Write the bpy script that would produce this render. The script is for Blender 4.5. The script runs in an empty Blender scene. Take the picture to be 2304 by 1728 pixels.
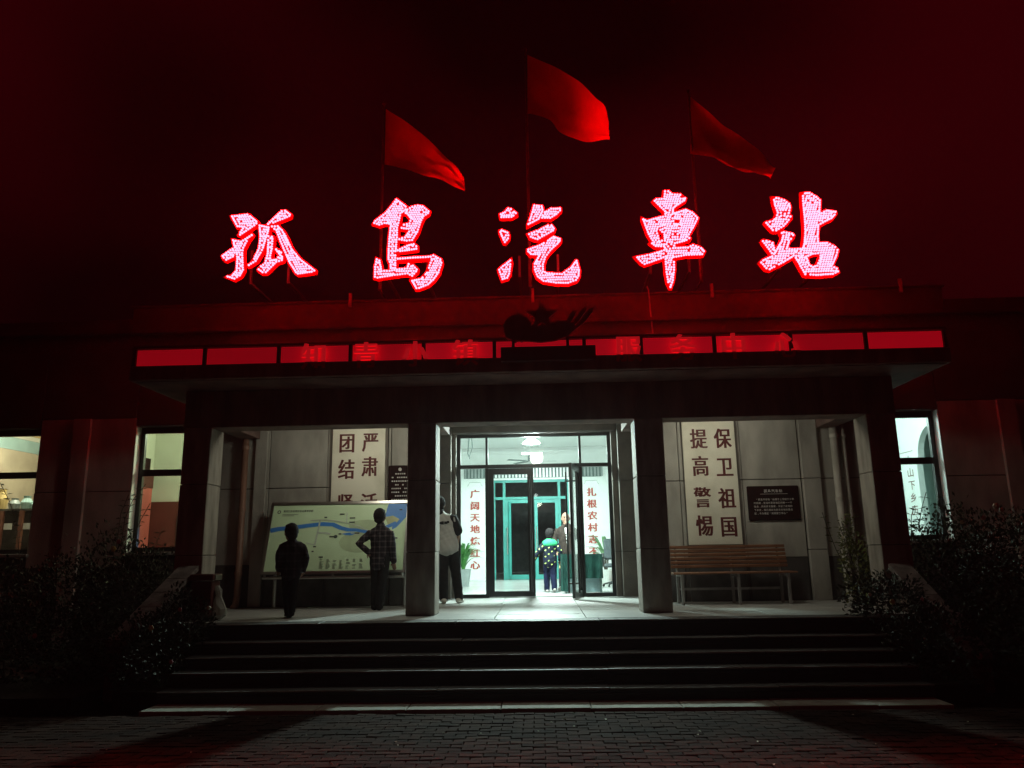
import bpy, bmesh, math, random
import numpy as np
from mathutils import Vector, Matrix
from mathutils.geometry import delaunay_2d_cdt

random.seed(11)
S = bpy.context.scene
COL = S.collection
R = math.radians

# ------------------------------------------------------------------ camera
PITCH, ROLL, YAW = R(12.25), R(0.9), R(1.9)
fw = Vector((-math.sin(YAW)*math.cos(PITCH), math.cos(YAW)*math.cos(PITCH), math.sin(PITCH)))
rt = Vector((math.cos(YAW), math.sin(YAW), 0))
up = rt.cross(fw)
r2 = rt*math.cos(ROLL) - up*math.sin(ROLL)
u2 = rt*math.sin(ROLL) + up*math.cos(ROLL)
cam_d = bpy.data.cameras.new('camera')
cam_d.sensor_width = 36
cam_d.lens = 27.03
cam_d.clip_end = 2000
cam_d.clip_start = 0.05
cam = bpy.data.objects.new('camera', cam_d)
COL.objects.link(cam)
M4 = Matrix.Identity(4)
for i in range(3):
    M4[i][0], M4[i][1], M4[i][2] = r2[i], u2[i], -fw[i]
M4[0][3], M4[1][3], M4[2][3] = 0.0, -9.95, 1.6
cam.matrix_world = M4
S.camera = cam

# ------------------------------------------------------------------ night sky
W = bpy.data.worlds.new('World')
S.world = W
W.use_nodes = True
nt = W.node_tree
bg = nt.nodes['Background']
tc = nt.nodes.new('ShaderNodeTexCoord')
nz = nt.nodes.new('ShaderNodeTexNoise')
nz.inputs['Scale'].default_value = 2.1
nz.inputs['Detail'].default_value = 1.5
nz.inputs['Roughness'].default_value = 0.5
rp = nt.nodes.new('ShaderNodeValToRGB')
rp.color_ramp.elements[0].position = 0.38
rp.color_ramp.elements[0].color = (0.0036, 0.0001, 0.0003, 1)
rp.color_ramp.elements[1].position = 0.68
rp.color_ramp.elements[1].color = (0.0270, 0.0003, 0.0013, 1)
smp = nt.nodes.new('ShaderNodeMapping')
smp.inputs['Location'].default_value = (68.5, 35.5, 106.5)
nt.links.new(tc.outputs['Generated'], smp.inputs['Vector'])
nt.links.new(smp.outputs['Vector'], nz.inputs['Vector'])
nt.links.new(nz.outputs['Fac'], rp.inputs['Fac'])
nt.links.new(rp.outputs['Color'], bg.inputs['Color'])
bg.inputs['Strength'].default_value = 1.0

S.view_settings.view_transform = 'Standard'
S.view_settings.look = 'None'
S.view_settings.exposure = 0.0
S.view_settings.gamma = 1.0
S.view_settings.use_curve_mapping = False
S.cycles.use_denoising = True
S.cycles.max_bounces = 8
S.cycles.diffuse_bounces = 4
S.cycles.transparent_max_bounces = 12
S.cycles.sample_clamp_indirect = 4.0
S.cycles.caustics_reflective = False
S.cycles.caustics_refractive = False

def lamp(name, loc, power, col, rad=0.12, parent=None):
    l = bpy.data.lights.new(name, 'POINT')
    l.energy = power
    l.color = col
    l.shadow_soft_size = rad
    o = bpy.data.objects.new(name, l)
    o.location = loc
    COL.objects.link(o)
    return o
P_LOBBY, P_PORCH, P_LEFT, P_FAR, P_RIGHT, E_LED = 1600, 28, 140, 200, 210, 64
lamp('pendant_light', (-0.14, 5.45, 3.70), P_LOBBY, (0.80, 1.0, 0.94), 0.11)
tl = bpy.data.lights.new('tube_light', 'AREA')
tl.shape = 'RECTANGLE'
tl.size = 0.56
tl.size_y = 0.04
tl.energy = 240
tl.color = (0.80, 1.0, 0.94)
tlo = bpy.data.objects.new('tube_light', tl)
tlo.location = (-0.185, 11.5, 4.222)
COL.objects.link(tlo)
lamp('porch_light', (-0.05, 1.72, 3.74), P_PORCH, (1.0, 0.99, 0.80), 0.16)
for lx in (-2.75, 2.65):
    lamp('porch_light', (lx, 1.62, 3.74), 34, (1.0, 0.99, 0.80), 0.16)
lamp('left_room_light', (-5.6, 4.9, 4.1), P_LEFT, (0.88, 1.0, 0.66), 0.15)
lamp('far_room_light', (-10.0, 5.0, 4.2), P_FAR, (1.0, 0.96, 0.72), 0.15)
lamp('right_room_light', (5.35, 5.1, 4.15), P_RIGHT, (0.74, 1.0, 0.93), 0.15)

# ------------------------------------------------------------------ materials
def mat(name, col, rough=0.7, col2=None, scale=6.0, bump=0.0, bscale=None, metal=0.0, detail=4, stretch=None, lo=0.35, hi=0.65):
    m = bpy.data.materials.new(name)
    m.use_nodes = True
    t = m.node_tree
    p = t.nodes['Principled BSDF']
    p.inputs['Base Color'].default_value = (*col, 1)
    p.inputs['Roughness'].default_value = rough
    p.inputs['Metallic'].default_value = metal
    if rough > 0.88:
        p.inputs['Specular IOR Level'].default_value = 0.15
    if col2 is None:
        col2 = tuple(c*0.78 for c in col)
    c = t.nodes.new('ShaderNodeTexCoord')
    mp = t.nodes.new('ShaderNodeMapping')
    if stretch:
        mp.inputs['Scale'].default_value = stretch
    t.links.new(c.outputs['Object'], mp.inputs['Vector'])
    n = t.nodes.new('ShaderNodeTexNoise')
    n.inputs['Scale'].default_value = scale
    n.inputs['Detail'].default_value = detail
    r = t.nodes.new('ShaderNodeValToRGB')
    r.color_ramp.elements[0].position = lo
    r.color_ramp.elements[1].position = hi
    r.color_ramp.elements[0].color = (*col2, 1)
    r.color_ramp.elements[1].color = (*col, 1)
    t.links.new(mp.outputs['Vector'], n.inputs['Vector'])
    t.links.new(n.outputs['Fac'], r.inputs['Fac'])
    t.links.new(r.outputs['Color'], p.inputs['Base Color'])
    if bump:
        n2 = t.nodes.new('ShaderNodeTexNoise')
        n2.inputs['Scale'].default_value = bscale or scale*6
        n2.inputs['Detail'].default_value = 5
        t.links.new(mp.outputs['Vector'], n2.inputs['Vector'])
        b = t.nodes.new('ShaderNodeBump')
        b.inputs['Strength'].default_value = bump
        b.inputs['Distance'].default_value = 0.02
        t.links.new(n2.outputs['Fac'], b.inputs['Height'])
        t.links.new(b.outputs['Normal'], p.inputs['Normal'])
    return m

def emit(name, col, strength):
    m = bpy.data.materials.new(name)
    m.use_nodes = True
    t = m.node_tree
    p = t.nodes['Principled BSDF']
    p.inputs['Base Color'].default_value = (*[min(1, c) for c in col], 1)
    p.inputs['Emission Color'].default_value = (*col, 1)
    p.inputs['Emission Strength'].default_value = strength
    return m

def glass(name, tint=(0.94, 0.97, 0.96)):
    m = bpy.data.materials.new(name)
    m.use_nodes = True
    t = m.node_tree
    t.nodes.remove(t.nodes['Principled BSDF'])
    out = t.nodes['Material Output']
    tr = t.nodes.new('ShaderNodeBsdfTransparent')
    tr.inputs['Color'].default_value = (*tint, 1)
    gl = t.nodes.new('ShaderNodeBsdfGlossy')
    gl.inputs['Roughness'].default_value = 0.02
    lw = t.nodes.new('ShaderNodeLayerWeight')
    lw.inputs['Blend'].default_value = 0.5
    pw = t.nodes.new('ShaderNodeMath'); pw.operation = 'POWER'; pw.inputs[1].default_value = 5.0
    t.links.new(lw.outputs['Facing'], pw.inputs[0])
    fr = t.nodes.new('ShaderNodeMath'); fr.operation = 'MULTIPLY_ADD'; fr.inputs[1].default_value = 0.9; fr.inputs[2].default_value = 0.03
    t.links.new(pw.outputs[0], fr.inputs[0])
    mx = t.nodes.new('ShaderNodeMixShader')
    t.links.new(fr.outputs[0], mx.inputs['Fac'])
    t.links.new(tr.outputs['BSDF'], mx.inputs[1])
    t.links.new(gl.outputs['BSDF'], mx.inputs[2])
    t.links.new(mx.outputs['Shader'], out.inputs['Surface'])
    return m

def translucent(name, col, amount, rough=0.8):
    m = bpy.data.materials.new(name)
    m.use_nodes = True
    t = m.node_tree
    t.nodes.remove(t.nodes['Principled BSDF'])
    out = t.nodes['Material Output']
    d = t.nodes.new('ShaderNodeBsdfDiffuse')
    tr = t.nodes.new('ShaderNodeBsdfTranslucent')
    n = t.nodes.new('ShaderNodeTexNoise')
    n.inputs['Scale'].default_value = 9
    r = t.nodes.new('ShaderNodeValToRGB')
    r.color_ramp.elements[0].color = (*[c*0.8 for c in col], 1)
    r.color_ramp.elements[1].color = (*col, 1)
    c = t.nodes.new('ShaderNodeTexCoord')
    t.links.new(c.outputs['Object'], n.inputs['Vector'])
    t.links.new(n.outputs['Fac'], r.inputs['Fac'])
    t.links.new(r.outputs['Color'], d.inputs['Color'])
    t.links.new(r.outputs['Color'], tr.inputs['Color'])
    mx = t.nodes.new('ShaderNodeMixShader')
    mx.inputs['Fac'].default_value = amount
    t.links.new(d.outputs['BSDF'], mx.inputs[1])
    t.links.new(tr.outputs['BSDF'], mx.inputs[2])
    t.links.new(mx.outputs['Shader'], out.inputs['Surface'])
    return m

def plaid(name, base, line, line2, sc):
    """woven check: two sets of bands over object coordinates"""
    m = mat(name, base, 0.9, None, 30, 0.1)
    t = m.node_tree
    p = t.nodes['Principled BSDF']
    tcn = t.nodes.new('ShaderNodeTexCoord')
    sep = t.nodes.new('ShaderNodeSeparateXYZ')
    t.links.new(tcn.outputs['Object'], sep.inputs[0])
    last = None
    for ax, thr in (('X', 0.7), ('Z', 0.7)):
        a = t.nodes.new('ShaderNodeMath'); a.operation = 'MULTIPLY'; a.inputs[1].default_value = sc
        t.links.new(sep.outputs[ax], a.inputs[0])
        s = t.nodes.new('ShaderNodeMath'); s.operation = 'SINE'
        t.links.new(a.outputs[0], s.inputs[0])
        g = t.nodes.new('ShaderNodeMath'); g.operation = 'GREATER_THAN'; g.inputs[1].default_value = thr
        t.links.new(s.outputs[0], g.inputs[0])
        if last:
            ad = t.nodes.new('ShaderNodeMath'); ad.operation = 'ADD'
            t.links.new(last.outputs[0], ad.inputs[0]); t.links.new(g.outputs[0], ad.inputs[1])
            dv = t.nodes.new('ShaderNodeMath'); dv.operation = 'MULTIPLY'; dv.inputs[1].default_value = 0.5
            t.links.new(ad.outputs[0], dv.inputs[0]); last = dv
        else:
            last = g
    r = t.nodes.new('ShaderNodeValToRGB')
    r.color_ramp.elements[0].color = (*base, 1)
    r.color_ramp.elements[1].color = (*line2, 1)
    e = r.color_ramp.elements.new(0.5); e.color = (*line, 1)
    t.links.new(last.outputs[0], r.inputs['Fac'])
    t.links.new(r.outputs['Color'], p.inputs['Base Color'])
    return m

STONE = mat('granite', (0.48, 0.465, 0.42), 0.75, (0.28, 0.27, 0.24), 1.7, 0.28, 60, detail=10, stretch=(1.5, 1.5, 0.6))
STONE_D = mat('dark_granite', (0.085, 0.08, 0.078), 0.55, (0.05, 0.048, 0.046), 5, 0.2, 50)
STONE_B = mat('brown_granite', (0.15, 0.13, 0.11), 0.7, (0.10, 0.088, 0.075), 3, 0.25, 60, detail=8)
MORTAR = mat('mortar', (0.10, 0.095, 0.085), 0.9, None, 20, 0.3)
COLST = mat('column_granite', (0.40, 0.37, 0.32), 0.75, (0.24, 0.22, 0.19), 4, 0.25, 70, detail=9, stretch=(1.8, 1.8, 0.5))
BEAMST = mat('beam_stone', (0.25, 0.17, 0.145), 0.8, (0.14, 0.095, 0.08), 3, 0.25, 30, detail=9, stretch=(1.6, 1.6, 0.35))
STEPM = mat('dark_step_stone', (0.045, 0.042, 0.042), 0.6, (0.03, 0.028, 0.028), 5, 0.3, 40)
NOSE = mat('pale_step_edge', (0.30, 0.29, 0.275), 0.7, (0.12, 0.115, 0.11), 2.2, 0.3, 40, detail=8)  # pale strip along the front edge of each tread
CONC = mat('concrete_step', (0.34, 0.335, 0.32), 0.75, (0.22, 0.215, 0.20), 4, 0.35, 40, detail=8)
SLABM = mat('kerb_stone', (0.44, 0.45, 0.38), 0.8, (0.34, 0.345, 0.29), 5, 0.3, 40)
FLOORM = mat('porch_tile', (0.46, 0.46, 0.44), 0.45, (0.36, 0.36, 0.35), 2.5, 0.08, 40)
LOBFLOOR = mat('lobby_tile', (0.62, 0.63, 0.61), 0.22, (0.46, 0.47, 0.46), 2.2, 0.02, 8, stretch=(0.25, 3.0, 1))
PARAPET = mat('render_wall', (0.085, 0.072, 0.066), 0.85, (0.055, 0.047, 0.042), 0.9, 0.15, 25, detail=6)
SOFFIT = mat('soffit_paint', (0.22, 0.14, 0.12), 0.8, (0.11, 0.07, 0.06), 2.5, 0.3, 12, detail=8)
WHITEW = mat('white_wall_paint', (0.80, 0.82, 0.80), 0.7, (0.76, 0.78, 0.76), 3)
GREENW = mat('pale_green_paint', (0.66, 0.66, 0.56), 0.8, (0.62, 0.62, 0.52), 2)
REDDADO = mat('red_dado_paint', (0.12, 0.024, 0.019), 0.6, (0.085, 0.017, 0.014), 2)
SALMON = mat('salmon_panel', (0.55, 0.12, 0.10), 0.6, None, 2)
TANW = mat('tan_wall_paint', (0.52, 0.44, 0.32), 0.8, None, 2)
BLUEW = mat('pale_blue_paint', (0.36, 0.52, 0.50), 0.8, None, 2)
YELW = mat('ochre_trim', (0.55, 0.40, 0.16), 0.7, None, 2)
NICHE = mat('grey_teal_paint', (0.42, 0.52, 0.49), 0.7, None, 1.5)
DARKM = mat('black_aluminium', (0.012, 0.013, 0.013), 0.35, (0.008, 0.009, 0.009), 12)
TEALF = mat('teal_frame', (0.04, 0.30, 0.26), 0.45, (0.03, 0.24, 0.21), 4)
GREYL = mat('grey_louvre', (0.10, 0.15, 0.14), 0.5, None, 6)
GLASS = glass('window_glass')
BOARDW = mat('whitewashed_panel', (0.78, 0.76, 0.64), 0.75, (0.60, 0.58, 0.47), 2.0, 0.15, 35, detail=8, lo=0.25, hi=0.5)
REDP = mat('dark_red_paint', (0.115, 0.010, 0.009), 0.6, (0.075, 0.007, 0.007), 18)
REDTXT = mat('red_wall_lettering', (0.45, 0.07, 0.05), 0.6, None, 20)
BROWNTXT = mat('brown_wall_lettering', (0.16, 0.06, 0.05), 0.6, None, 20)
PLAQUE = mat('dark_plaque', (0.022, 0.008, 0.008), 0.9, (0.016, 0.006, 0.006), 9)
WTXT = mat('plaque_lettering', (0.62, 0.60, 0.58), 0.6, None, 20)
STEEL = mat('brushed_steel', (0.55, 0.55, 0.52), 0.28, (0.45, 0.45, 0.43), 14, metal=1.0, stretch=(1, 8, 8))
WOOD = mat('varnished_wood', (0.26, 0.115, 0.055), 0.5, (0.15, 0.06, 0.03), 5, 0.15, 30, stretch=(0.6, 8, 8))
BMETAL = mat('bench_metal', (0.28, 0.27, 0.26), 0.5, None, 9)
MAPG = mat('map_green', (0.68, 0.90, 0.60), 0.45, (0.63, 0.84, 0.54), 3)
MAPG2 = mat('map_dark_green', (0.55, 0.72, 0.45), 0.45, None, 3)
MAPS = mat('map_sand', (0.52, 0.58, 0.30), 0.45, None, 3)
MAPB = mat('map_blue', (0.06, 0.27, 0.75), 0.45, (0.05, 0.24, 0.68), 3)
MAPW = mat('map_white', (0.62, 0.74, 0.62), 0.45, None, 3)
MAPK = mat('map_ink', (0.04, 0.06, 0.05), 0.5, None, 3)
PIPEW = mat('white_pipe', (0.60, 0.58, 0.52), 0.45, (0.46, 0.44, 0.38), 3)
PIPEB = mat('brown_pipe', (0.30, 0.16, 0.11), 0.5, None, 3)
BLACKF = mat('dark_frame_paint', (0.03, 0.012, 0.012), 0.5, None, 4)
EMBLEM = mat('emblem_metal', (0.12, 0.05, 0.045), 0.45, (0.08, 0.03, 0.03), 6)
GALV = mat('painted_steel', (0.35, 0.30, 0.28), 0.5, None, 6)
FLAGM = translucent('red_flag_cloth', (0.80, 0.018, 0.02), 0.4)
TRAY = translucent('red_halo_tray', (0.60, 0.012, 0.03), 0.6)  # red rim stands in for the letter halo; translucence added to light the flags
POLE2 = mat('flag_pole', (0.09, 0.04, 0.04), 0.6, None, 6)
POLEM = mat('dark_pole', (0.035, 0.02, 0.02), 0.6, None, 6)
BEAD = emit('led_bead', (1.0, 0.0125, 0.0195), E_LED)
BANDS = [emit('red_glow_panel', (1.0, 0.004, 0.022), e) for e in (0.19, 0.235, 0.165)]  # added emission, standing for translucent panels lit by the roof letters
BANDT = emit('red_glow_letter', (1.0, 0.012, 0.022), 0.285)
BANDD = mat('red_letter_face', (0.75, 0.06, 0.055), 0.6, None, 6)
LAMPW = emit('lamp_glow', (0.85, 1.0, 0.96), 9.0)
PORCHW = emit('porch_lamp_glow', (1.0, 0.90, 0.72), 2.0)
SCREEN = emit('monitor_glow', (0.45, 0.6, 1.0), 2.2)
WHITEP = mat('white_enamel', (0.80, 0.82, 0.82), 0.35, None, 8)
FANM = mat('fan_grey', (0.16, 0.20, 0.20), 0.4, None, 8)
CLOTHG = mat('teal_velvet', (0.014, 0.06, 0.048), 0.95, (0.008, 0.036, 0.03), 6, 0.2, 40)
PANELB = mat('light_blue_board', (0.36, 0.52, 0.55), 0.6, None, 6)
CHAIRM = mat('grey_upholstery', (0.09, 0.11, 0.12), 0.8, None, 12)
CHAIRF = mat('chair_plastic', (0.02, 0.022, 0.023), 0.4, None, 12)
POTG = mat('grey_pot', (0.30, 0.34, 0.33), 0.5, None, 5)
POTW = mat('white_pot', (0.72, 0.74, 0.70), 0.4, None, 5)
POTR = mat('red_pot', (0.55, 0.03, 0.03), 0.4, None, 5)
LEAFI = mat('house_plant_leaf', (0.06, 0.26, 0.045), 0.45, (0.035, 0.15, 0.03), 7)
LEAFP = mat('pale_plant_leaf', (0.22, 0.42, 0.20), 0.45, (0.08, 0.22, 0.08), 7)
LEAFD = mat('shrub_leaf', (0.040, 0.048, 0.022), 0.75, (0.022, 0.028, 0.014), 3)
LEAFY = mat('climber_leaf', (0.14, 0.16, 0.03), 0.5, (0.06, 0.075, 0.02), 5)
STEM = mat('plant_stem', (0.06, 0.05, 0.035), 0.8, None, 10)
FLY = mat('yellow_petal', (0.60, 0.45, 0.14), 0.6, None, 30)
FLP = mat('pink_petal', (0.55, 0.16, 0.18), 0.6, None, 30)
FLW = mat('cream_petal', (0.70, 0.66, 0.48), 0.6, None, 30)
BINM = mat('maroon_bin', (0.12, 0.03, 0.028), 0.4, None, 6)
BAGM = translucent('white_plastic_bag', (0.72, 0.76, 0.70), 0.35)
PAVER = mat('clay_paver', (0.070, 0.034, 0.024), 0.95, (0.034, 0.019, 0.015), 3, 0.35, 50, detail=6)
# fired clay differs from brick to brick
_t = PAVER.node_tree
_p = _t.nodes['Principled BSDF']
_src = _p.inputs['Base Color'].links[0].from_socket
_oi = _t.nodes.new('ShaderNodeObjectInfo')
_mr = _t.nodes.new('ShaderNodeMapRange')
_mr.inputs['To Min'].default_value = 0.45
_mr.inputs['To Max'].default_value = 1.45
_t.links.new(_oi.outputs['Random'], _mr.inputs['Value'])
_mx = _t.nodes.new('ShaderNodeVectorMath'); _mx.operation = 'SCALE'
_t.links.new(_src, _mx.inputs[0]); _t.links.new(_mr.outputs['Result'], _mx.inputs['Scale'])
_t.links.new(_mx.outputs['Vector'], _p.inputs['Base Color'])
JOINT = mat('paver_sand', (0.035, 0.026, 0.022), 0.95, None, 20, 0.4)
SOIL = mat('soil', (0.05, 0.04, 0.03), 0.95, None, 10, 0.5)
BRICKM = mat('cheek_brick', (0.17, 0.12, 0.10), 0.8, (0.11, 0.075, 0.065), 6, 0.3, 40)
COPING = mat('coping_stone', (0.26, 0.23, 0.21), 0.8, (0.13, 0.11, 0.10), 7, 0.35, 40)
SKIN = mat('skin', (0.28, 0.16, 0.11), 0.6, (0.24, 0.135, 0.09), 12)
HAIRM = mat('black_hair', (0.012, 0.011, 0.011), 0.9, (0.02, 0.018, 0.018), 40, 0.6, 120)
SHORTH = mat('cropped_hair', (0.035, 0.03, 0.028), 0.9, (0.07, 0.05, 0.04), 60, 0.3, 150)
DARKEYE = mat('eye', (0.015, 0.012, 0.01), 0.3, None, 30)
TSHIRT = mat('white_tshirt', (0.42, 0.42, 0.40), 0.9, (0.36, 0.36, 0.34), 5, 0.3, 14)
BLACKC = mat('black_cloth', (0.016, 0.015, 0.016), 0.9, None, 10, 0.25, 20)
NAVY = mat('navy_trousers', (0.009, 0.013, 0.040), 0.9, (0.006, 0.009, 0.026), 6, 0.3, 18)
CHECK = plaid('checked_shirt', (0.020, 0.016, 0.020), (0.060, 0.050, 0.055), (0.12, 0.10, 0.10), 75)
JACKD = plaid('dark_check_jacket', (0.014, 0.010, 0.014), (0.030, 0.024, 0.030), (0.05, 0.04, 0.048), 60)
BROWNJ = mat('brown_jacket', (0.045, 0.034, 0.028), 0.9, (0.03, 0.023, 0.02), 8, 0.3, 20)
GREYT = mat('charcoal_trousers', (0.022, 0.022, 0.026), 0.85, None, 8, 0.3, 20)
SHOEW = mat('white_shoe', (0.62, 0.60, 0.55), 0.6, None, 12)
GREENC = mat('green_collar', (0.02, 0.40, 0.15), 0.7, None, 12)
INNERW = mat('white_inner_shirt', (0.75, 0.76, 0.74), 0.8, None, 12)
SNACK = mat('snack_wrapper', (0.72, 0.50, 0.12), 0.4, (0.7, 0.66, 0.5), 25)

def dashes(name):
    """dark blue jacket cloth printed with slanting yellow-green dashes"""
    m = mat(name, (0.014, 0.020, 0.036), 0.9, (0.006, 0.008, 0.015), 7, 0.2, 20)
    t = m.node_tree
    p = t.nodes['Principled BSDF']
    base = p.inputs['Base Color'].links[0].from_socket
    c = t.nodes.new('ShaderNodeTexCoord')
    mp = t.nodes.new('ShaderNodeMapping')
    mp.inputs['Rotation'].default_value = (0, R(38), 0)
    t.links.new(c.outputs['Object'], mp.inputs['Vector'])
    sep = t.nodes.new('ShaderNodeSeparateXYZ')
    t.links.new(mp.outputs['Vector'], sep.inputs[0])
    outs = []
    for ax, f, thr in (('X', 74, 0.35), ('Z', 62, 0.80)):
        a = t.nodes.new('ShaderNodeMath'); a.operation = 'MULTIPLY'; a.inputs[1].default_value = f
        t.links.new(sep.outputs[ax], a.inputs[0])
        s = t.nodes.new('ShaderNodeMath'); s.operation = 'SINE'; t.links.new(a.outputs[0], s.inputs[0])
        g = t.nodes.new('ShaderNodeMath'); g.operation = 'GREATER_THAN'; g.inputs[1].default_value = thr
        t.links.new(s.outputs[0], g.inputs[0]); outs.append(g)
    n = t.nodes.new('ShaderNodeTexNoise'); n.inputs['Scale'].default_value = 6
    t.links.new(c.outputs['Object'], n.inputs['Vector'])
    g = t.nodes.new('ShaderNodeMath'); g.operation = 'GREATER_THAN'; g.inputs[1].default_value = 0.47
    t.links.new(n.outputs['Fac'], g.inputs[0]); outs.append(g)
    m1 = t.nodes.new('ShaderNodeMath'); m1.operation = 'MULTIPLY'
    t.links.new(outs[0].outputs[0], m1.inputs[0]); t.links.new(outs[1].outputs[0], m1.inputs[1])
    m2 = t.nodes.new('ShaderNodeMath'); m2.operation = 'MULTIPLY'
    t.links.new(m1.outputs[0], m2.inputs[0]); t.links.new(outs[2].outputs[0], m2.inputs[1])
    mx = t.nodes.new('ShaderNodeMix'); mx.data_type = 'RGBA'
    t.links.new(m2.outputs[0], mx.inputs['Factor'])
    t.links.new(base, mx.inputs[6])
    mx.inputs[7].default_value = (0.62, 0.80, 0.22, 1)
    t.links.new(mx.outputs[2], p.inputs['Base Color'])
    return m
JACKET = dashes('printed_jacket')

# ------------------------------------------------------------------ helpers
class MB:
    def __init__(s):
        s.bm = bmesh.new()

    def box(s, x0, x1, y0, y1, z0, z1, bev=0.0, mtx=None):
        b = s.bm
        v = [b.verts.new((x, y, z)) for x in (x0, x1) for y in (y0, y1) for z in (z0, z1)]
        fs = [b.faces.new([v[i] for i in f]) for f in ((0, 1, 3, 2), (4, 6, 7, 5), (0, 4, 5, 1), (2, 3, 7, 6), (0, 2, 6, 4), (1, 5, 7, 3))]
        if bev:
            es = list({e for f in fs for e in f.edges})
            r = bmesh.ops.bevel(b, geom=es, offset=bev, segments=1, affect='EDGES')
            v = list({q for f in r['faces'] for q in f.verts} | {q for q in v if q.is_valid})
        if mtx is not None:
            for q in v:
                q.co = mtx @ q.co
        return s

    def tri_poly(s, outer, holes, fn0, fn1):
        """prism between the two maps fn0 (front) and fn1 (back) of a 2-D polygon with holes"""
        loops = [[Vector((p[0], p[1], 0)) for p in l] for l in [outer]+holes]
        flat = [p for l in loops for p in l]
        ed, k = [], 0
        for l in loops:
            ed += [(k+i, k+(i+1) % len(l)) for i in range(len(l))]
            k += len(l)
        vs, _, fs, _, _, _ = delaunay_2d_cdt([p.to_2d() for p in flat], ed, [], 0, 1e-6)
        tris = []
        for f in fs:
            c = (vs[f[0]]+vs[f[1]]+vs[f[2]])/3
            if inside(c, outer) and not any(inside(c, h) for h in holes):
                tris.append(f)
        f0 = [s.bm.verts.new(fn0(p.x, p.y)) for p in flat]
        f1 = [s.bm.verts.new(fn1(p.x, p.y)) for p in flat]
        if len(vs) == len(flat) and all((a-b.to_2d()).length < 1e-5 for a, b in zip(vs, flat)):
            c0, c1 = f0, f1
        else:
            c0 = [s.bm.verts.new(fn0(p.x, p.y)) for p in vs]
            c1 = [s.bm.verts.new(fn1(p.x, p.y)) for p in vs]
        for t in tris:
            try:
                s.bm.faces.new([c0[i] for i in t])
                s.bm.faces.new([c1[i] for i in reversed(t)])
            except ValueError:
                pass
        k = 0
        for l in loops:
            n = len(l)
            for i in range(n):
                a, c = k+i, k+(i+1) % n
                try:
                    s.bm.faces.new((f0[a], f0[c], f1[c], f1[a]))
                except ValueError:
                    pass
            k += n
        return s

    def prism(s, outer, y0, y1, holes=()):
        return s.tri_poly(outer, list(holes), lambda x, z: (x, y0, z), lambda x, z: (x, y1, z))

    def tube(s, pts, rad, seg=8, lat=None, cap=True):
        pts = [Vector(p) for p in pts]
        n = len(pts)
        if not isinstance(rad, (list, tuple)):
            rad = [rad]*n
        rings = []
        prev = Vector(lat) if lat is not None else None
        for i, p in enumerate(pts):
            t = (pts[min(i+1, n-1)]-pts[max(i-1, 0)])
            t = t.normalized() if t.length > 1e-9 else Vector((0, 0, 1))
            if prev is None:
                prev = Vector((1, 0, 0)) if abs(t.x) < 0.9 else Vector((0, 1, 0))
            a = (prev - t*prev.dot(t)).normalized()
            if lat is None:
                prev = a
            c = t.cross(a)
            r = rad[i]
            rx, ry = r if isinstance(r, (list, tuple)) else (r, r)
            rings.append([s.bm.verts.new(p + a*rx*math.cos(2*math.pi*k/seg) + c*ry*math.sin(2*math.pi*k/seg)) for k in range(seg)])
        for i in range(n-1):
            for k in range(seg):
                s.bm.faces.new((rings[i][k], rings[i][(k+1) % seg], rings[i+1][(k+1) % seg], rings[i+1][k]))
        if cap:
            s.bm.faces.new(list(reversed(rings[0])))
            s.bm.faces.new(rings[-1])
        return s

    def limb(s, pts, rad, seg=12, lat=(1, 0, 0)):
        """tapered tube with rounded ends"""
        pts = [Vector(p) for p in pts]
        rad = [r if isinstance(r, (list, tuple)) else (r, r) for r in rad]
        d0 = (pts[0]-pts[1]).normalized()
        d1 = (pts[-1]-pts[-2]).normalized()
        P, Q = [], []
        r0, r1 = min(rad[0]), min(rad[-1])
        for a in (75, 45, 20):
            k = math.sin(R(a)); c = math.cos(R(a))
            P.append(pts[0]+d0*r0*k); Q.append((rad[0][0]*c, rad[0][1]*c))
        P += pts; Q += rad
        for a in (20, 45, 75):
            k = math.sin(R(a)); c = math.cos(R(a))
            P.append(pts[-1]+d1*r1*k); Q.append((rad[-1][0]*c, rad[-1][1]*c))
        return s.tube(P, Q, seg, lat)

    def ell(s, c, r, u=14, v=9, mtx=None):
        m = Matrix.Translation(c) @ (mtx.to_4x4() if mtx is not None else Matrix.Identity(4)) @ Matrix.Diagonal((*r, 1))
        bmesh.ops.create_uvsphere(s.bm, u_segments=u, v_segments=v, radius=1, matrix=m)
        return s

    def lathe(s, prof, c, seg=20):
        rings = []
        for r, z in prof:
            rings.append([s.bm.verts.new((c[0]+r*math.cos(2*math.pi*k/seg), c[1]+r*math.sin(2*math.pi*k/seg), c[2]+z)) for k in range(seg)])
        for i in range(len(rings)-1):
            for k in range(seg):
                s.bm.faces.new((rings[i][k], rings[i][(k+1) % seg], rings[i+1][(k+1) % seg], rings[i+1][k]))
        s.bm.faces.new(list(reversed(rings[0]))); s.bm.faces.new(rings[-1])
        return s

    def leaf(s, p, d, n, ln, wd, fold=0.25):
        """one folded leaf: p base, d direction, n normal"""
        d = Vector(d).normalized(); n = Vector(n)
        sd = d.cross(n)
        if sd.length < 1e-4:
            sd = d.cross(Vector((0.3, 0.5, 0.8)))
        sd.normalize(); n = sd.cross(d)
        p = Vector(p)
        a = s.bm.verts.new(p)
        b = s.bm.verts.new(p+d*ln-n*ln*0.12)
        m1 = s.bm.verts.new(p+d*ln*0.45+sd*wd+n*wd*fold)
        m2 = s.bm.verts.new(p+d*ln*0.45-sd*wd+n*wd*fold)
        s.bm.faces.new((a, m1, b)); s.bm.faces.new((a, b, m2))
        return s

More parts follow.
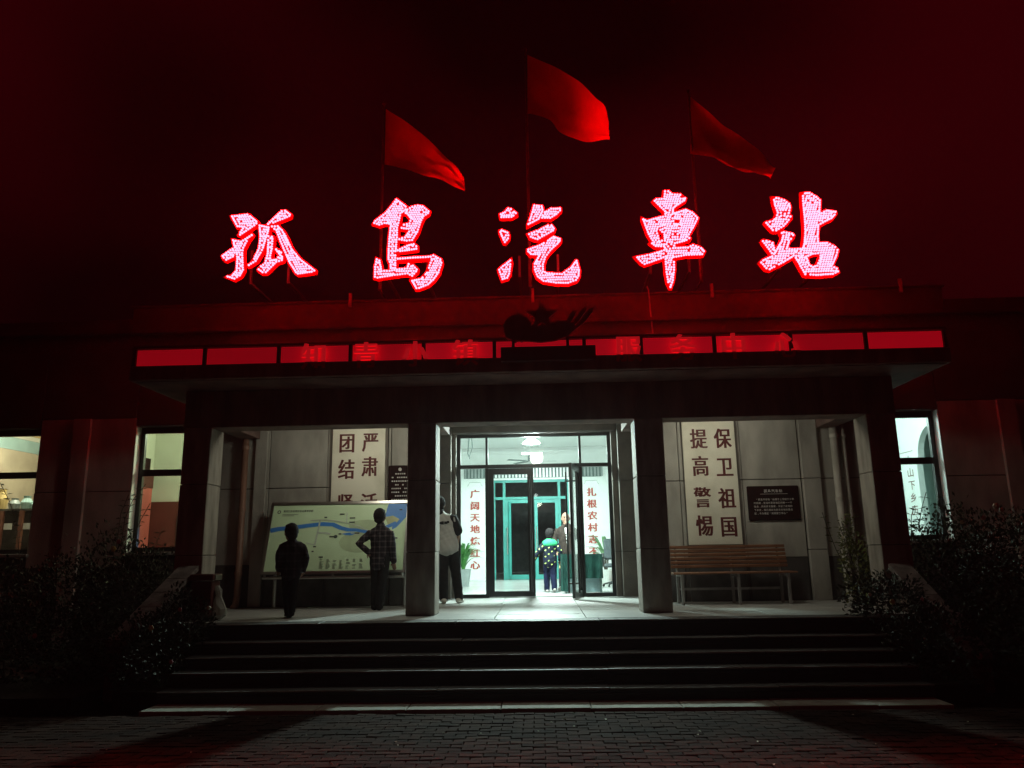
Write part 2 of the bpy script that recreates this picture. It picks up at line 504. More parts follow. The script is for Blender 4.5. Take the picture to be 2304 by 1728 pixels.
    def mesh(s, name, smooth=False):
        bmesh.ops.recalc_face_normals(s.bm, faces=s.bm.faces)
        me = bpy.data.meshes.new(name)
        s.bm.to_mesh(me)
        s.bm.free()
        if smooth:
            for p in me.polygons:
                p.use_smooth = True
        return me

    def build(s, name, m, parent=None, kind=None, smooth=False, local=False):
        return put(name, s.mesh(name, smooth), m, parent, kind, local)

def put(name, me, m, parent=None, kind=None, local=False):
    if m is not None and len(me.materials) == 0:
        me.materials.append(m)
    o = bpy.data.objects.new(name, me)
    COL.objects.link(o)
    if parent is not None:
        o.parent = parent
        if not local and parent.parent is None:
            o.location = -parent.location
    if kind:
        o['kind'] = kind
    return o

def tag(o, label, cat, group=None):
    o['label'] = label
    o['category'] = cat
    if group:
        o['group'] = group
    return o

def thing(name, label, cat, loc=(0, 0, 0), rz=0.0, group=None):
    o = bpy.data.objects.new(name, None)
    o.empty_display_size = 0.2
    COL.objects.link(o)
    o.location = loc
    o.rotation_euler = (0, 0, rz)
    return tag(o, label, cat, group)

def inside(p, poly):
    x, y = p
    c = False
    j = len(poly)-1
    for i in range(len(poly)):
        xi, yi = poly[i]; xj, yj = poly[j]
        if (yi > y) != (yj > y) and x < (xj-xi)*(y-yi)/(yj-yi)+xi:
            c = not c
        j = i
    return c

def dist_edge(p, poly):
    best = 9
    px, py = p
    for i in range(len(poly)):
        ax, ay = poly[i]; bx, by = poly[(i+1) % len(poly)]
        dx, dy = bx-ax, by-ay
        t = max(0, min(1, ((px-ax)*dx+(py-ay)*dy)/(dx*dx+dy*dy+1e-12)))
        best = min(best, math.hypot(px-ax-t*dx, py-ay-t*dy))
    return best

def grow(poly, d):
    n = len(poly)
    area = sum(poly[i][0]*poly[(i+1) % n][1]-poly[(i+1) % n][0]*poly[i][1] for i in range(n))
    sg = 1 if area > 0 else -1
    out = []
    for i in range(n):
        a = Vector(poly[i-1]); b = Vector(poly[i]); c = Vector(poly[(i+1) % n])
        e1 = (b-a).normalized(); e2 = (c-b).normalized()
        n1 = Vector((e1.y, -e1.x))*sg; n2 = Vector((e2.y, -e2.x))*sg
        m = n1+n2
        if m.length < 0.3:
            m = n1
        m.normalize()
        k = d/max(0.45, m.dot(n1))
        out.append((b.x+m.x*k, b.y+m.y*k))
    return out

_tcu = bpy.data.curves.new('glyph', 'FONT')
_tob = bpy.data.objects.new('glyph', _tcu)

_tcache = {}
def glyph(ch, bold=0.0, depth=0.0):
    """flat outline mesh of some text, 1 em high, in the XY plane, origin at the glyph centre"""
    k = (ch, bold, depth)
    if k in _tcache:
        return _tcache[k]
    _tcu.body = ch
    _tcu.offset = bold
    _tcu.extrude = depth
    _tcu.resolution_u = 2
    _tcu.size = 1.0
    if _tob.name not in COL.objects:
        COL.objects.link(_tob)
    dg = bpy.context.evaluated_depsgraph_get()
    dg.update()
    me = bpy.data.meshes.new_from_object(_tob.evaluated_get(dg))
    v = [tuple(q.co) for q in me.vertices]
    f = [tuple(p.vertices) for p in me.polygons]
    bpy.data.meshes.remove(me)
    x0, x1 = min(q[0] for q in v), max(q[0] for q in v)
    v = [(a-(x0+x1)/2, b-0.38, c) for a, b, c in v]
    _tcache[k] = (v, f, x1-x0)
    return _tcache[k]

def add_text(mb, ch, cx, cz, w, h, y, bold=0.0, depth=0.0, songti=False, fn=None, cut=None):
    """text on a plane facing -Y (or through fn(x, z) -> point)"""
    v, f, wid = glyph(ch, bold, depth)
    sh = [(-0.028, 0), (0.0, 0.0008), (0.028, 0.0016)] if songti else [(0, 0)]
    for dx, dy in sh:
        vs = []
        for a, b, c in v:
            x, z = cx+(a+dx)*w, cz+b*h
            vs.append(mb.bm.verts.new(fn(x, z) if fn else (x, y-dy-(c+depth)*0.9, z)))
        for q in f:
            try:
                mb.bm.faces.new([vs[i] for i in q])
            except ValueError:
                pass
    return mb

def ripple(me, fn):
    """push the vertices along their normals by fn(x, y, z)"""
    n = len(me.vertices)
    co = np.empty(n*3); me.vertices.foreach_get('co', co)
    no = np.empty(n*3); me.vertices.foreach_get('normal', no)
    co = co.reshape(-1, 3); no = no.reshape(-1, 3)
    a = fn(co[:, 0], co[:, 1], co[:, 2])
    me.vertices.foreach_set('co', (co+no*a[:, None]).ravel())
    me.update()

def remesh(mb, voxel, smooth=4):
    me = mb.mesh('tmp')
    o = bpy.data.objects.new('tmp', me)
    COL.objects.link(o)
    m = o.modifiers.new('r', 'REMESH'); m.mode = 'VOXEL'; m.voxel_size = voxel; m.use_smooth_shade = True
    q = o.modifiers.new('s', 'SMOOTH'); q.iterations = smooth; q.factor = 0.5
    dg = bpy.context.evaluated_depsgraph_get()
    dg.update()
    out = bpy.data.meshes.new_from_object(o.evaluated_get(dg))
    bpy.data.objects.remove(o)
    bpy.data.meshes.remove(me)
    for p in out.polygons:
        p.use_smooth = True
    return out
# ------------------------------------------------------------------ ground
def struct(name, mb, m):
    o = mb.build(name, m)
    o['kind'] = 'structure'
    return o

g = MB()
g.bm.faces.new([g.bm.verts.new(p) for p in ((-100, -60, -0.06), (100, -60, -0.06), (100, 100, -0.06), (-100, 100, -0.06))])
struct('ground', g, JOINT)

pave = struct('paving', MB().box(-7.6, 7.6, -7.0, -1.62, -0.055, -0.035), JOINT)
# clay pavers in running bond; the ones nearest the camera are separate pieces
pv = MB().box(-0.097, 0.097, -0.047, 0.047, -0.034, 0.0, 0.006).mesh('brick')
pv.materials.append(PAVER)
cells = []
row = 0
y = -1.68
while y > -6.6:
    off = 0.1 if row % 2 else 0.0
    k = -37
    while k < 37:
        cells.append((k*0.2+off, y))
        k += 1
    y -= 0.1; row += 1
def in_view(x, y):
    d = Vector((x, y, 0))-cam.location
    z = d.dot(fw)
    return z > 0 and abs(d.dot(r2)/z) < 0.68 and abs(d.dot(u2)/z) < 0.505
seen = sorted([c for c in cells if in_view(*c)], key=lambda c: math.hypot(c[0], c[1]+9.95))
near = set(seen[:300])
rest = MB()
for c in cells:
    tilt = (random.uniform(-0.02, 0.02), random.uniform(-0.03, 0.03), random.uniform(-0.012, 0.012))
    dz = random.uniform(-0.006, 0.003)
    if c in near:
        o = bpy.data.objects.new('brick', pv)
        COL.objects.link(o)
        o.parent = pave
        o.location = (c[0], c[1], dz)
        o.rotation_euler = tilt
    else:
        m = Matrix.Translation((c[0], c[1], dz)) @ Matrix.Rotation(tilt[0], 4, 'X') @ Matrix.Rotation(tilt[1], 4, 'Y')
        v = [rest.bm.verts.new(m @ Vector(p)) for p in ((-.097, -.047, -.03), (.097, -.047, -.03), (.097, .047, -.03), (-.097, .047, -.03),
             (-.094, -.044, 0), (.094, -.044, 0), (.094, .044, 0), (-.094, .044, 0))]
        for f in ((4, 5, 6, 7), (0, 1, 5, 4), (1, 2, 6, 5), (2, 3, 7, 6), (3, 0, 4, 7)):
            rest.bm.faces.new([v[i] for i in f])
rest.build('distant_bricks', PAVER, pave, 'stuff')

kerb = struct('kerb', MB().box(-4.2, 4.1, -1.60, -1.2, -0.05, 0.02), MORTAR)
x = -4.2
while x < 4.05:
    w = random.uniform(0.88, 1.0)
    e = min(x+w, 4.1)
    MB().box(x+0.004, e-0.004, -1.604, -1.2, -0.04, 0.032+random.uniform(-.003, .003), 0.006).build('kerb_slab', SLABM, kerb)
    x += w

beds = struct('flower_bed', MB().box(-13, -5.1, -1.3, 3.08, -0.05, 0.12).box(5.1, 13, -1.3, 3.08, -0.05, 0.12).box(-4.76, -4.24, -1.1, 0.3, -0.05, 0.14).box(4.14, 4.68, -1.1, 0.3, -0.05, 0.14), SOIL)

# ------------------------------------------------------------------ entrance steps
st = thing('entrance_steps', 'wide flight of dark stone steps leading up to the lit porch', 'steps', (0, -0.6, 0))
MB().box(-4.22, 4.12, 0.02, 0.3, -0.05, 0.70).box(-4.22, 4.12, -0.3, 0.02, -0.05, 0.515).box(-4.22, 4.12, -0.6, -0.3, -0.05, 0.38).box(-4.22, 4.12, -0.9, -0.6, -0.05, 0.255).box(-4.22, 4.12, -1.195, -0.9, -0.05, 0.105).build('step_core', STEPM, st)
for k, (yf, z) in enumerate(((-0.012, 0.75), (-0.312, 0.563), (-0.612, 0.43), (-0.912, 0.303), (-1.207, 0.155))):
    x = -4.22
    while x < 4.1:
        w = random.uniform(1.35, 1.9)
        e = min(x+w, 4.12)
        if 4.12-e < 0.4:
            e = 4.12
        j = random.uniform(-.004, .004)
        zt = z+random.uniform(-.003, .003)
        ts = MB().box(x+0.003, e-0.003, yf+j+0.02, yf+0.34, z-0.047, zt, 0.004).build('tread_slab', STEPM, st)
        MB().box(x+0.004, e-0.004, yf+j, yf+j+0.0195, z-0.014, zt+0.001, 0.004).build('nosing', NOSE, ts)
        x = e

# ------------------------------------------------------------------ bus station building
B = thing('bus_station', 'long grey stone bus station with a columned porch under a flat canopy', 'building', (0, 3.1, 0))
def panel_wall(x0, x1, zs, m=STONE, y=3.1, nx=1, mats=None, name='wall_panel'):
    xs = [x0+(x1-x0)*i/nx for i in range(nx+1)]
    for i in range(nx):
        for j in range(len(zs)-1):
            mm = mats[j] if mats else m
            jy = random.uniform(-.004, .004)
            MB().box(xs[i]+0.006, xs[i+1]-0.006, y+jy, y+0.045, zs[j]+0.006, zs[j+1]-0.006, 0.006).build(name, mm, B)

core = MB()
Z1 = [0.45, 1.43, 2.705, 3.98]
def solid(x0, x1, z0=0.0, z1=5.5):
    core.box(x0, x1, 3.14, 3.42, z0, z1)
# wing walls
for (a, b, n) in ((-13.0, -9.75, 2), (-8.72, -7.02, 1), (6.76, 13.0, 4)):
    solid(a, b)
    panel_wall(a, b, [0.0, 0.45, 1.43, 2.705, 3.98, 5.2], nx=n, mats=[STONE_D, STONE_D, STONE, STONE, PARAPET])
for (a, b) in ((-9.75, -8.72), (-7.02, -5.95), (5.75, 6.76)):
    solid(a, b, 0, 1.62); solid(a, b, 3.83, 5.5)
    panel_wall(a, b, [0.0, 0.45, 1.62], mats=[STONE_D, STONE_D])
    panel_wall(a, b, [3.83, 5.2], m=PARAPET)
    MB().box(a-0.04, b+0.04, 3.04, 3.42, 1.62, 1.675, 0.006).build('window_sill', CONC, B)
# porch back walls, left bay and right bay
for (a, b, n) in ((-5.95, -4.62, 1), (-4.62, -3.62, 1), (-3.62, -2.52, 1), (-2.52, -1.95, 1), (1.85, 2.36, 1), (2.36, 3.40, 1), (3.40, 4.37, 1), (4.37, 4.69, 1), (4.69, 5.75, 1)):
    solid(a, b)
    if (a, b) == (4.37, 4.69):
        continue
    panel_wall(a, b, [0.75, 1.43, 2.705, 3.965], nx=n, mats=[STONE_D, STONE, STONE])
# pilasters that stand proud of the wall
for (a, b, zb) in ((-3.56, -2.57, 0.75), (2.42, 3.345, 0.75)):
    panel_wall(a, b, [zb, 1.43], m=STONE_D, y=3.05)
    MB().box(a, b, 3.045, 3.095, 1.44, 3.96, 0.004).build('pilaster', STONE_B, B)
for z0, z1 in ((0.75, 1.545), (1.555, 2.70), (2.71, 3.965)):
    MB().box(4.385, 4.675, 3.03, 3.14, z0, z1, 0.006).build('pilaster_block', STONE, B)
MB().box(-4.86, -4.66, 3.04, 3.095, 0.76, 3.96, 0.006).build('pilaster', STONE, B)
MB().box(7.72, 8.02, 3.03, 3.095, 0.0, 3.97, 0.006).build('pilaster', STONE, B)
MB().box(-8.10, -7.80, 3.03, 3.095, 0.0, 3.97, 0.006).build('pilaster', STONE, B)
# entrance recess: side walls and stepped surround
core.box(-1.95, -1.90, 3.42, 5.1, 0.7, 4.9).box(1.80, 1.85, 3.42, 5.1, 0.7, 4.9).box(-1.95, 1.85, 3.14, 3.42, 3.98, 5.5)
core.box(-1.95, -1.59, 4.98, 5.1, 0.7, 4.9).box(1.39, 1.85, 4.98, 5.1, 0.7, 4.9).box(-1.6, 1.4, 4.98, 5.1, 3.84, 4.9)
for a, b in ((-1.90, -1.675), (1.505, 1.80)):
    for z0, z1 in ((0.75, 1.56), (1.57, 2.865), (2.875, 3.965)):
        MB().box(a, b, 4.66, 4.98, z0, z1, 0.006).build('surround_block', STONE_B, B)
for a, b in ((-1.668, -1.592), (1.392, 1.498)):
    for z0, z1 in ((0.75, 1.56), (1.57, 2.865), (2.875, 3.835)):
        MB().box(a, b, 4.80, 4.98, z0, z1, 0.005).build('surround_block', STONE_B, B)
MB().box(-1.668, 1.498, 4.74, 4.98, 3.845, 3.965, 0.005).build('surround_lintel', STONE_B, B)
core.build('wall', MORTAR, B)
# parapet, cornice, roof
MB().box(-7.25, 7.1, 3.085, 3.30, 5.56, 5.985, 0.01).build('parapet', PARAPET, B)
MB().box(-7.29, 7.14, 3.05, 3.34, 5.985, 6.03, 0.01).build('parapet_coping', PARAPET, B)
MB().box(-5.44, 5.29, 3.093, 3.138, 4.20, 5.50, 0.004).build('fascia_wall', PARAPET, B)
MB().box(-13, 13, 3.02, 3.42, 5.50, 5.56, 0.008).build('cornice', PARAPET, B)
for a, b in ((-13, -7.26), (7.11, 13)):
    MB().box(a, b, 3.085, 3.30, 5.56, 5.78, 0.01).build('parapet', PARAPET, B)
MB().box(-13, 13, 3.42, 15.0, 5.35, 5.45).build('roof', MORTAR, B)
# canopy: slab, soffit lip, beams and columns
MB().box(-5.63, 5.54, 0.20, 3.085, 3.972, 4.18, 0.012).build('canopy', BEAMST, B)
MB().box(-5.56, 5.47, 0.26, 3.03, 3.962, 3.971).build('soffit', SOFFIT, B)
MB().box(-1.90, 1.80, 3.04, 4.98, 3.966, 3.976).build('recess_ceiling', SOFFIT, B)
MB().box(-5.16, 5.06, 0.95, 1.36, 3.42, 3.961, 0.008).build('beam', BEAMST, B)
for x0 in (-5.15, -1.873, 1.373, 4.64):
    MB().box(x0+0.04, x0+0.36, 1.37, 3.04, 3.55, 3.961, 0.006).build('cross_beam', SOFFIT, B)
for x0 in (-5.15, -1.873, 1.373, 4.643):
    c = MB().box(x0+0.02, x0+0.385, 0.97, 1.38, 0.75, 3.42).build('column', MORTAR, B)
    for z0, z1 in ((0.752, 1.60), (1.608, 2.60), (2.608, 3.418)):
        j = random.uniform(-.003, .003)
        MB().box(x0+j, x0+0.405+j, 0.95, 1.40, z0, z1, 0.008).build('stone_block', COLST, c)
# porch floor slabs
MB().box(-5.45, 5.3, 0.32, 5.05, 0.60, 0.70).build('porch_base', MORTAR, B)
for i in range(9):
    for j in range(4):
        xa = -5.35+i*1.183; ya = 0.335+j*0.692
        MB().box(xa+.003, xa+1.180, ya+.003, ya+.689, 0.70, 0.749+random.uniform(-.0015, .0015), 0.003).build('floor_tile', FLOORM, B)
for i in range(3):
    for j in range(3):
        xa = -1.90+i*1.233; ya = 3.103+j*0.60
        MB().box(xa+.003, xa+1.230, ya+.003, ya+.597, 0.70, 0.749+random.uniform(-.0015, .0015), 0.003).build('floor_tile', FLOORM, B)
# downpipes against the porch wall
def pipe(x, y, m, r, z0=0.76, z1=3.95):
    t = MB().tube([(x, y, z1), (x, y, z0+0.18), (x, y-0.05, z0+0.04), (x, y-0.14, z0)], r, 12)
    o = t.build('downpipe', m, B, smooth=True)
    for z in (1.3, 2.35, 3.4):
        MB().tube([(x, y, z-0.03), (x, y, z+0.03)], r+0.009, 12).build('pipe_clamp', m, o)
pipe(-5.02, 3.00, PIPEB, 0.055)
pipe(4.93, 2.98, PIPEW, 0.062)
pipe(5.10, 3.02, PIPEW, 0.035)

# windows: black frame, transom, panes
def window(x0, x1, z0, z1, zt, mull):
    f = MB()
    fw_ = 0.075
    y0, y1 = 3.27, 3.34
    f.box(x0, x0+fw_, y0, y1, z0, z1).box(x1-fw_, x1, y0, y1, z0, z1)
    f.box(x0+fw_, x1-fw_, y0, y1, z0, z0+fw_).box(x0+fw_, x1-fw_, y0, y1, z1-fw_-0.03, z1)
    f.box(x0+fw_, x1-fw_, y0-0.01, y1, zt-0.055, zt+0.055)
    xs = [x0+fw_]
    for mx in mull:
        f.box(mx-0.04, mx+0.04, y0, y1, z0+fw_, zt-0.055).box(mx-0.04, mx+0.04, y0, y1, zt+0.055, z1-fw_-0.03)
        xs += [mx-0.04, mx+0.04]
    xs.append(x1-fw_)
    w = f.build('window', DARKM, B)
    for i in range(0, len(xs), 2):
        MB().box(xs[i], xs[i+1], 3.302, 3.307, z0+fw_, zt-0.055).build('pane', GLASS, w)
        MB().box(xs[i], xs[i+1], 3.302, 3.307, zt+0.055, z1-fw_-0.03).build('pane', GLASS, w)
window(-9.75, -8.735, 1.68, 3.83, 3.03, [])
window(-7.0, -5.95, 1.68, 3.83, 3.03, [])
window(5.75, 6.74, 1.68, 3.83, 2.985, [])
# pale plaster reveals of the two lit windows
MB().box(-7.02, -7.004, 3.10, 3.42, 1.68, 3.83).build('window_reveal', WHITEW, B)
MB().box(6.744, 6.76, 3.10, 3.42, 1.68, 3.83).build('window_reveal', WHITEW, B)

# ------------------------------------------------------------------ entrance glazing
gz = MB()
D0, D1 = 4.90, 4.97
gz.box(-1.59, -1.515, D0, D1, 0.75, 3.835).box(1.325, 1.39, D0, D1, 0.75, 3.835)
gz.box(-1.515, 1.325, D0, D1, 3.765, 3.835).box(-1.515, 1.325, D0-.02, D1, 3.165, 3.235)
gz.box(-1.04, -0.975, D0, D1, 0.75, 3.165).box(0.765, 0.83, D0, D1, 0.75, 3.165)
gz.box(-1.03, -0.985, D0, D1, 3.235, 3.765).box(0.775, 0.82, D0, D1, 3.235, 3.765)
gz.box(-1.515, -1.04, D0, D1, 0.75, 0.815).box(0.83, 1.325, D0, D1, 0.75, 0.815)
gzo = gz.build('entrance_frame', DARKM, B)
for (a, b, z0, z1) in ((-1.515, -1.04, 0.815, 3.165), (0.83, 1.325, 0.815, 3.165), (-1.515, -1.03, 3.235, 3.765), (-0.985, 0.775, 3.235, 3.765), (0.82, 1.325, 3.235, 3.765)):
    MB().box(a, b, 4.932, 4.938, z0, z1).build('pane', GLASS, gzo)
MB().box(-1.9, 1.8, 4.985, 5.06, 0.72, 0.758).build('threshold', STEEL, B)

def door_leaf(hx, ang, sgn):
    """glazed leaf; hx hinge x, sgn +1 grows to +x"""
    m = Matrix.Translation((hx, 4.935, 0)) @ Matrix.Rotation(R(ang), 4, 'Z')
    w = 0.865
    def bx(mb, a, b, y0, y1, z0, z1):
        a, b = sorted((a*sgn, b*sgn))
        return mb.box(a, b, y0, y1, z0, z1, 0, m)
    f = MB()
    bx(f, 0.0, 0.10, -.025, .025, 0.765, 3.158); bx(f, w-0.12, w, -.025, .025, 0.765, 3.158)
    bx(f, 0.10, w-0.12, -.025, .025, 0.765, 0.865); bx(f, 0.10, w-0.12, -.025, .025, 3.045, 3.158)
    d = f.build('door', DARKM, B)
    p = MB(); bx(p, 0.10, w-0.12, -.003, .003, 0.865, 3.045); p.build('pane', GLASS, d)
    for sy in (-1, 1):
        h = MB()
        xx = (w-0.06)*sgn
        q = [m @ Vector((xx, sy*0.095, z)) for z in (0.86, 3.0)]
        h.tube(q, 0.017, 8)
        for z in (1.02, 2.83):
            h.tube([m @ Vector((xx, sy*0.02, z)), m @ Vector((xx, sy*0.095, z))], 0.014, 8)
        h.build('handle', DARKM, d)
door_leaf(-0.975, 0, 1)
door_leaf(0.762, 77, -1)

# ------------------------------------------------------------------ lobby shell
lw = MB()
lw.box(-4.95, -4.9, 5.1, 14.0, 0.70, 4.75).box(4.9, 4.95, 5.1, 14.0, 0.70, 4.75)
lw.box(-4.9, -1.95, 5.1, 5.15, 0.70, 4.75).box(1.85, 4.9, 5.1, 5.15, 0.70, 4.75)
lw.box(-4.9, -1.42, 13.85, 14.05, 0.70, 4.75).box(0.90, 4.9, 13.85, 14.05, 0.70, 4.75).box(-1.42, 0.90, 13.85, 14.05, 3.74, 4.75)
lw.build('lobby_wall', WHITEW, B)
MB().box(-4.95, 4.95, 5.0, 14.2, 4.73, 4.80).build('lobby_ceiling', WHITEW, B)
MB().box(-4.95, 4.95, 5.06, 14.2, 0.66, 0.752).build('lobby_floor', LOBFLOOR, B)
MB().box(-4.9, 4.9, 13.78, 13.85, 4.58, 4.64).box(-4.9, 4.9, 13.81, 13.85, 4.54, 4.58).build('lobby_cornice', WHITEW, B)
# slatted transom band above the rear doors
vb = MB().box(-2.32, 1.93, 13.80, 13.85, 3.80, 4.14).build('transom_band', GREYL, B)
k = -2.30
while k < 1.91:
    MB().box(k, k+0.055, 13.765, 13.80, 3.805, 4.135).build('slat', POTG if (k < -1.45 or k > 0.95) else WHITEP, vb)
    k += 0.105
# rear glazing in teal frames
rf = MB()
rf.box(-1.42, -1.36, 13.86, 13.95, 0.75, 3.74).box(0.84, 0.90, 13.86, 13.95, 0.75, 3.74)
rf.box(-1.36, 0.84, 13.86, 13.95, 3.66, 3.74).box(-1.36, 0.84, 13.86, 13.95, 3.14, 3.22)
for xx in (-1.085, 0.60):
    rf.box(xx-0.04, xx+0.04, 13.86, 13.95, 3.22, 3.66).box(xx-0.04, xx+0.04, 13.86, 13.95, 0.75, 3.14)
rfo = rf.build('rear_frame', TEALF, B)
for (a, b, z0, z1) in ((-1.36, -1.125, 0.75, 3.14), (0.64, 0.84, 0.75, 3.14), (-1.36, 0.84, 3.22, 3.66)):
    MB().box(a, b, 13.9, 13.906, z0, z1).build('pane', GLASS, rfo)
for (a, b) in ((-1.045, -0.17), (-0.16, 0.56)):
    f = MB().box(a, a+0.09, 13.84, 13.90, 0.76, 3.13).box(b-0.09, b, 13.84, 13.90, 0.76, 3.13).box(a+0.09, b-0.09, 13.84, 13.90, 0.76, 0.90).box(a+0.09, b-0.09, 13.84, 13.90, 3.03, 3.13)
    d = f.build('rear_door', TEALF, B)
    MB().box(a+0.09, b-0.09, 13.868, 13.874, 0.90, 3.03).build('pane', GLASS, d)
    hx = a+0.045 if a < -0.5 else a+0.05
    MB().tube([(hx, 13.80, 1.5), (hx, 13.80, 2.3)], 0.014, 8).build('handle', STEEL, d)
MB().tube([(-0.92, 13.78, 0.86), (-0.92, 13.78, 3.06)], 0.045, 8).build('rear_post', TEALF, B)
# dark rear yard seen through the back doors: a wall and planting bed far behind
MB().box(-12, 12, 23.0, 23.3, 0, 7.5).build('yard_wall', STONE_D, B)
struct('yard_paving', MB().box(-12, 12, 14.2, 23.0, 0.55, 0.70), BRICKM)

# ------------------------------------------------------------------ side rooms seen through the windows
def room(x0, x1, y0, y1, z0, z1, m, openl=False, openr=False, zs=None):
    w = MB()
    w.box(x0, x1, y1, y1+0.05, z0, z1)
    if not openl:
        w.box(x0-0.05, x0, y0, y1+0.05, z0, z1)
    if not openr:
        w.box(x1, x1+0.05, y0, y1+0.05, z0, z1)
    w.build('room_wall', m, B)
    MB().box(x0-0.05, x1+0.05, y0, y1+0.05, z1, z1+0.06).build('room_ceiling', WHITEW, B)
    MB().box(x0-0.05, x1+0.05, y0, y1+0.05, z0-0.06, z0).build('room_floor', FLOORM, B)
room(-8.385, -5.02, 3.42, 6.5, 0.78, 4.7, GREENW)
MB().box(-8.385, -5.02, 6.47, 6.497, 0.78, 2.75).build('dado', REDDADO, B)
MB().box(-7.75, -7.15, 6.44, 6.465, 0.9, 2.45).build('cupboard_door', STONE_D, B)
MB().box(-8.382, -8.34, 5.2, 6.44, 1.0, 3.03).build('wall_hanging', SALMON, B)
MB().box(-8.382, -8.33, 5.2, 6.45, 3.034, 3.32).build('wall_hanging', REDDADO, B)
MB().box(-8.382, -8.35, 5.9, 6.3, 3.40, 3.66).build('notice', PLAQUE, B)
room(-13.0, -8.74, 3.42, 9.0, 0.78, 4.62, TANW)
wl = -11.5
MB().box(wl-0.05, wl, 3.6, 8.95, 0.78, 3.93).build('room_wall', TANW, B)
MB().box(wl-0.05, wl+.004, 3.6, 8.95, 3.932, 4.20).build('painted_band', BLUEW, B)
MB().box(wl-0.05, wl+.012, 3.6, 8.95, 4.202, 4.30).build('painted_band', GREENW, B)
MB().box(wl-0.05, wl+.03, 3.6, 8.95, 4.302, 4.42).build('painted_band', YELW, B)
MB().box(wl-0.05, wl, 3.6, 8.95, 4.422, 4.62).build('room_wall', WHITEW, B)
# right room: side wall with an arched niche
NY0, NY1, NZ = 4.45, 5.80, 3.30
arc = [(NY1, 1.0), (NY1, NZ-0.02), (5.70, NZ), (5.70, NZ+.02)]
for i in range(1, 12):
    a = math.pi*i/12
    arc.append((5.1+0.60*math.cos(a), NZ+0.02+0.56*math.sin(a)))
arc += [(4.50, NZ+.02), (NY0, NZ-0.02), (NY0, 1.0)]
side = MB()
side.tri_poly([(3.42, 0.78), (7.5, 0.78), (7.5, 4.5), (3.42, 4.5)], [arc], lambda u, v: (7.6, u, v), lambda u, v: (7.72, u, v))
side.build('arched_wall', WHITEW, B)
MB().box(8.1, 8.15, 4.0, 6.2, 0.78, 4.3).box(7.72, 8.1, 4.0, 4.05, 0.78, 4.3).box(7.72, 8.1, 6.15, 6.2, 0.78, 4.3).build('niche_wall', NICHE, B)
room(4.98, 8.2, 3.42, 7.5, 0.78, 4.5, WHITEW, openr=True)
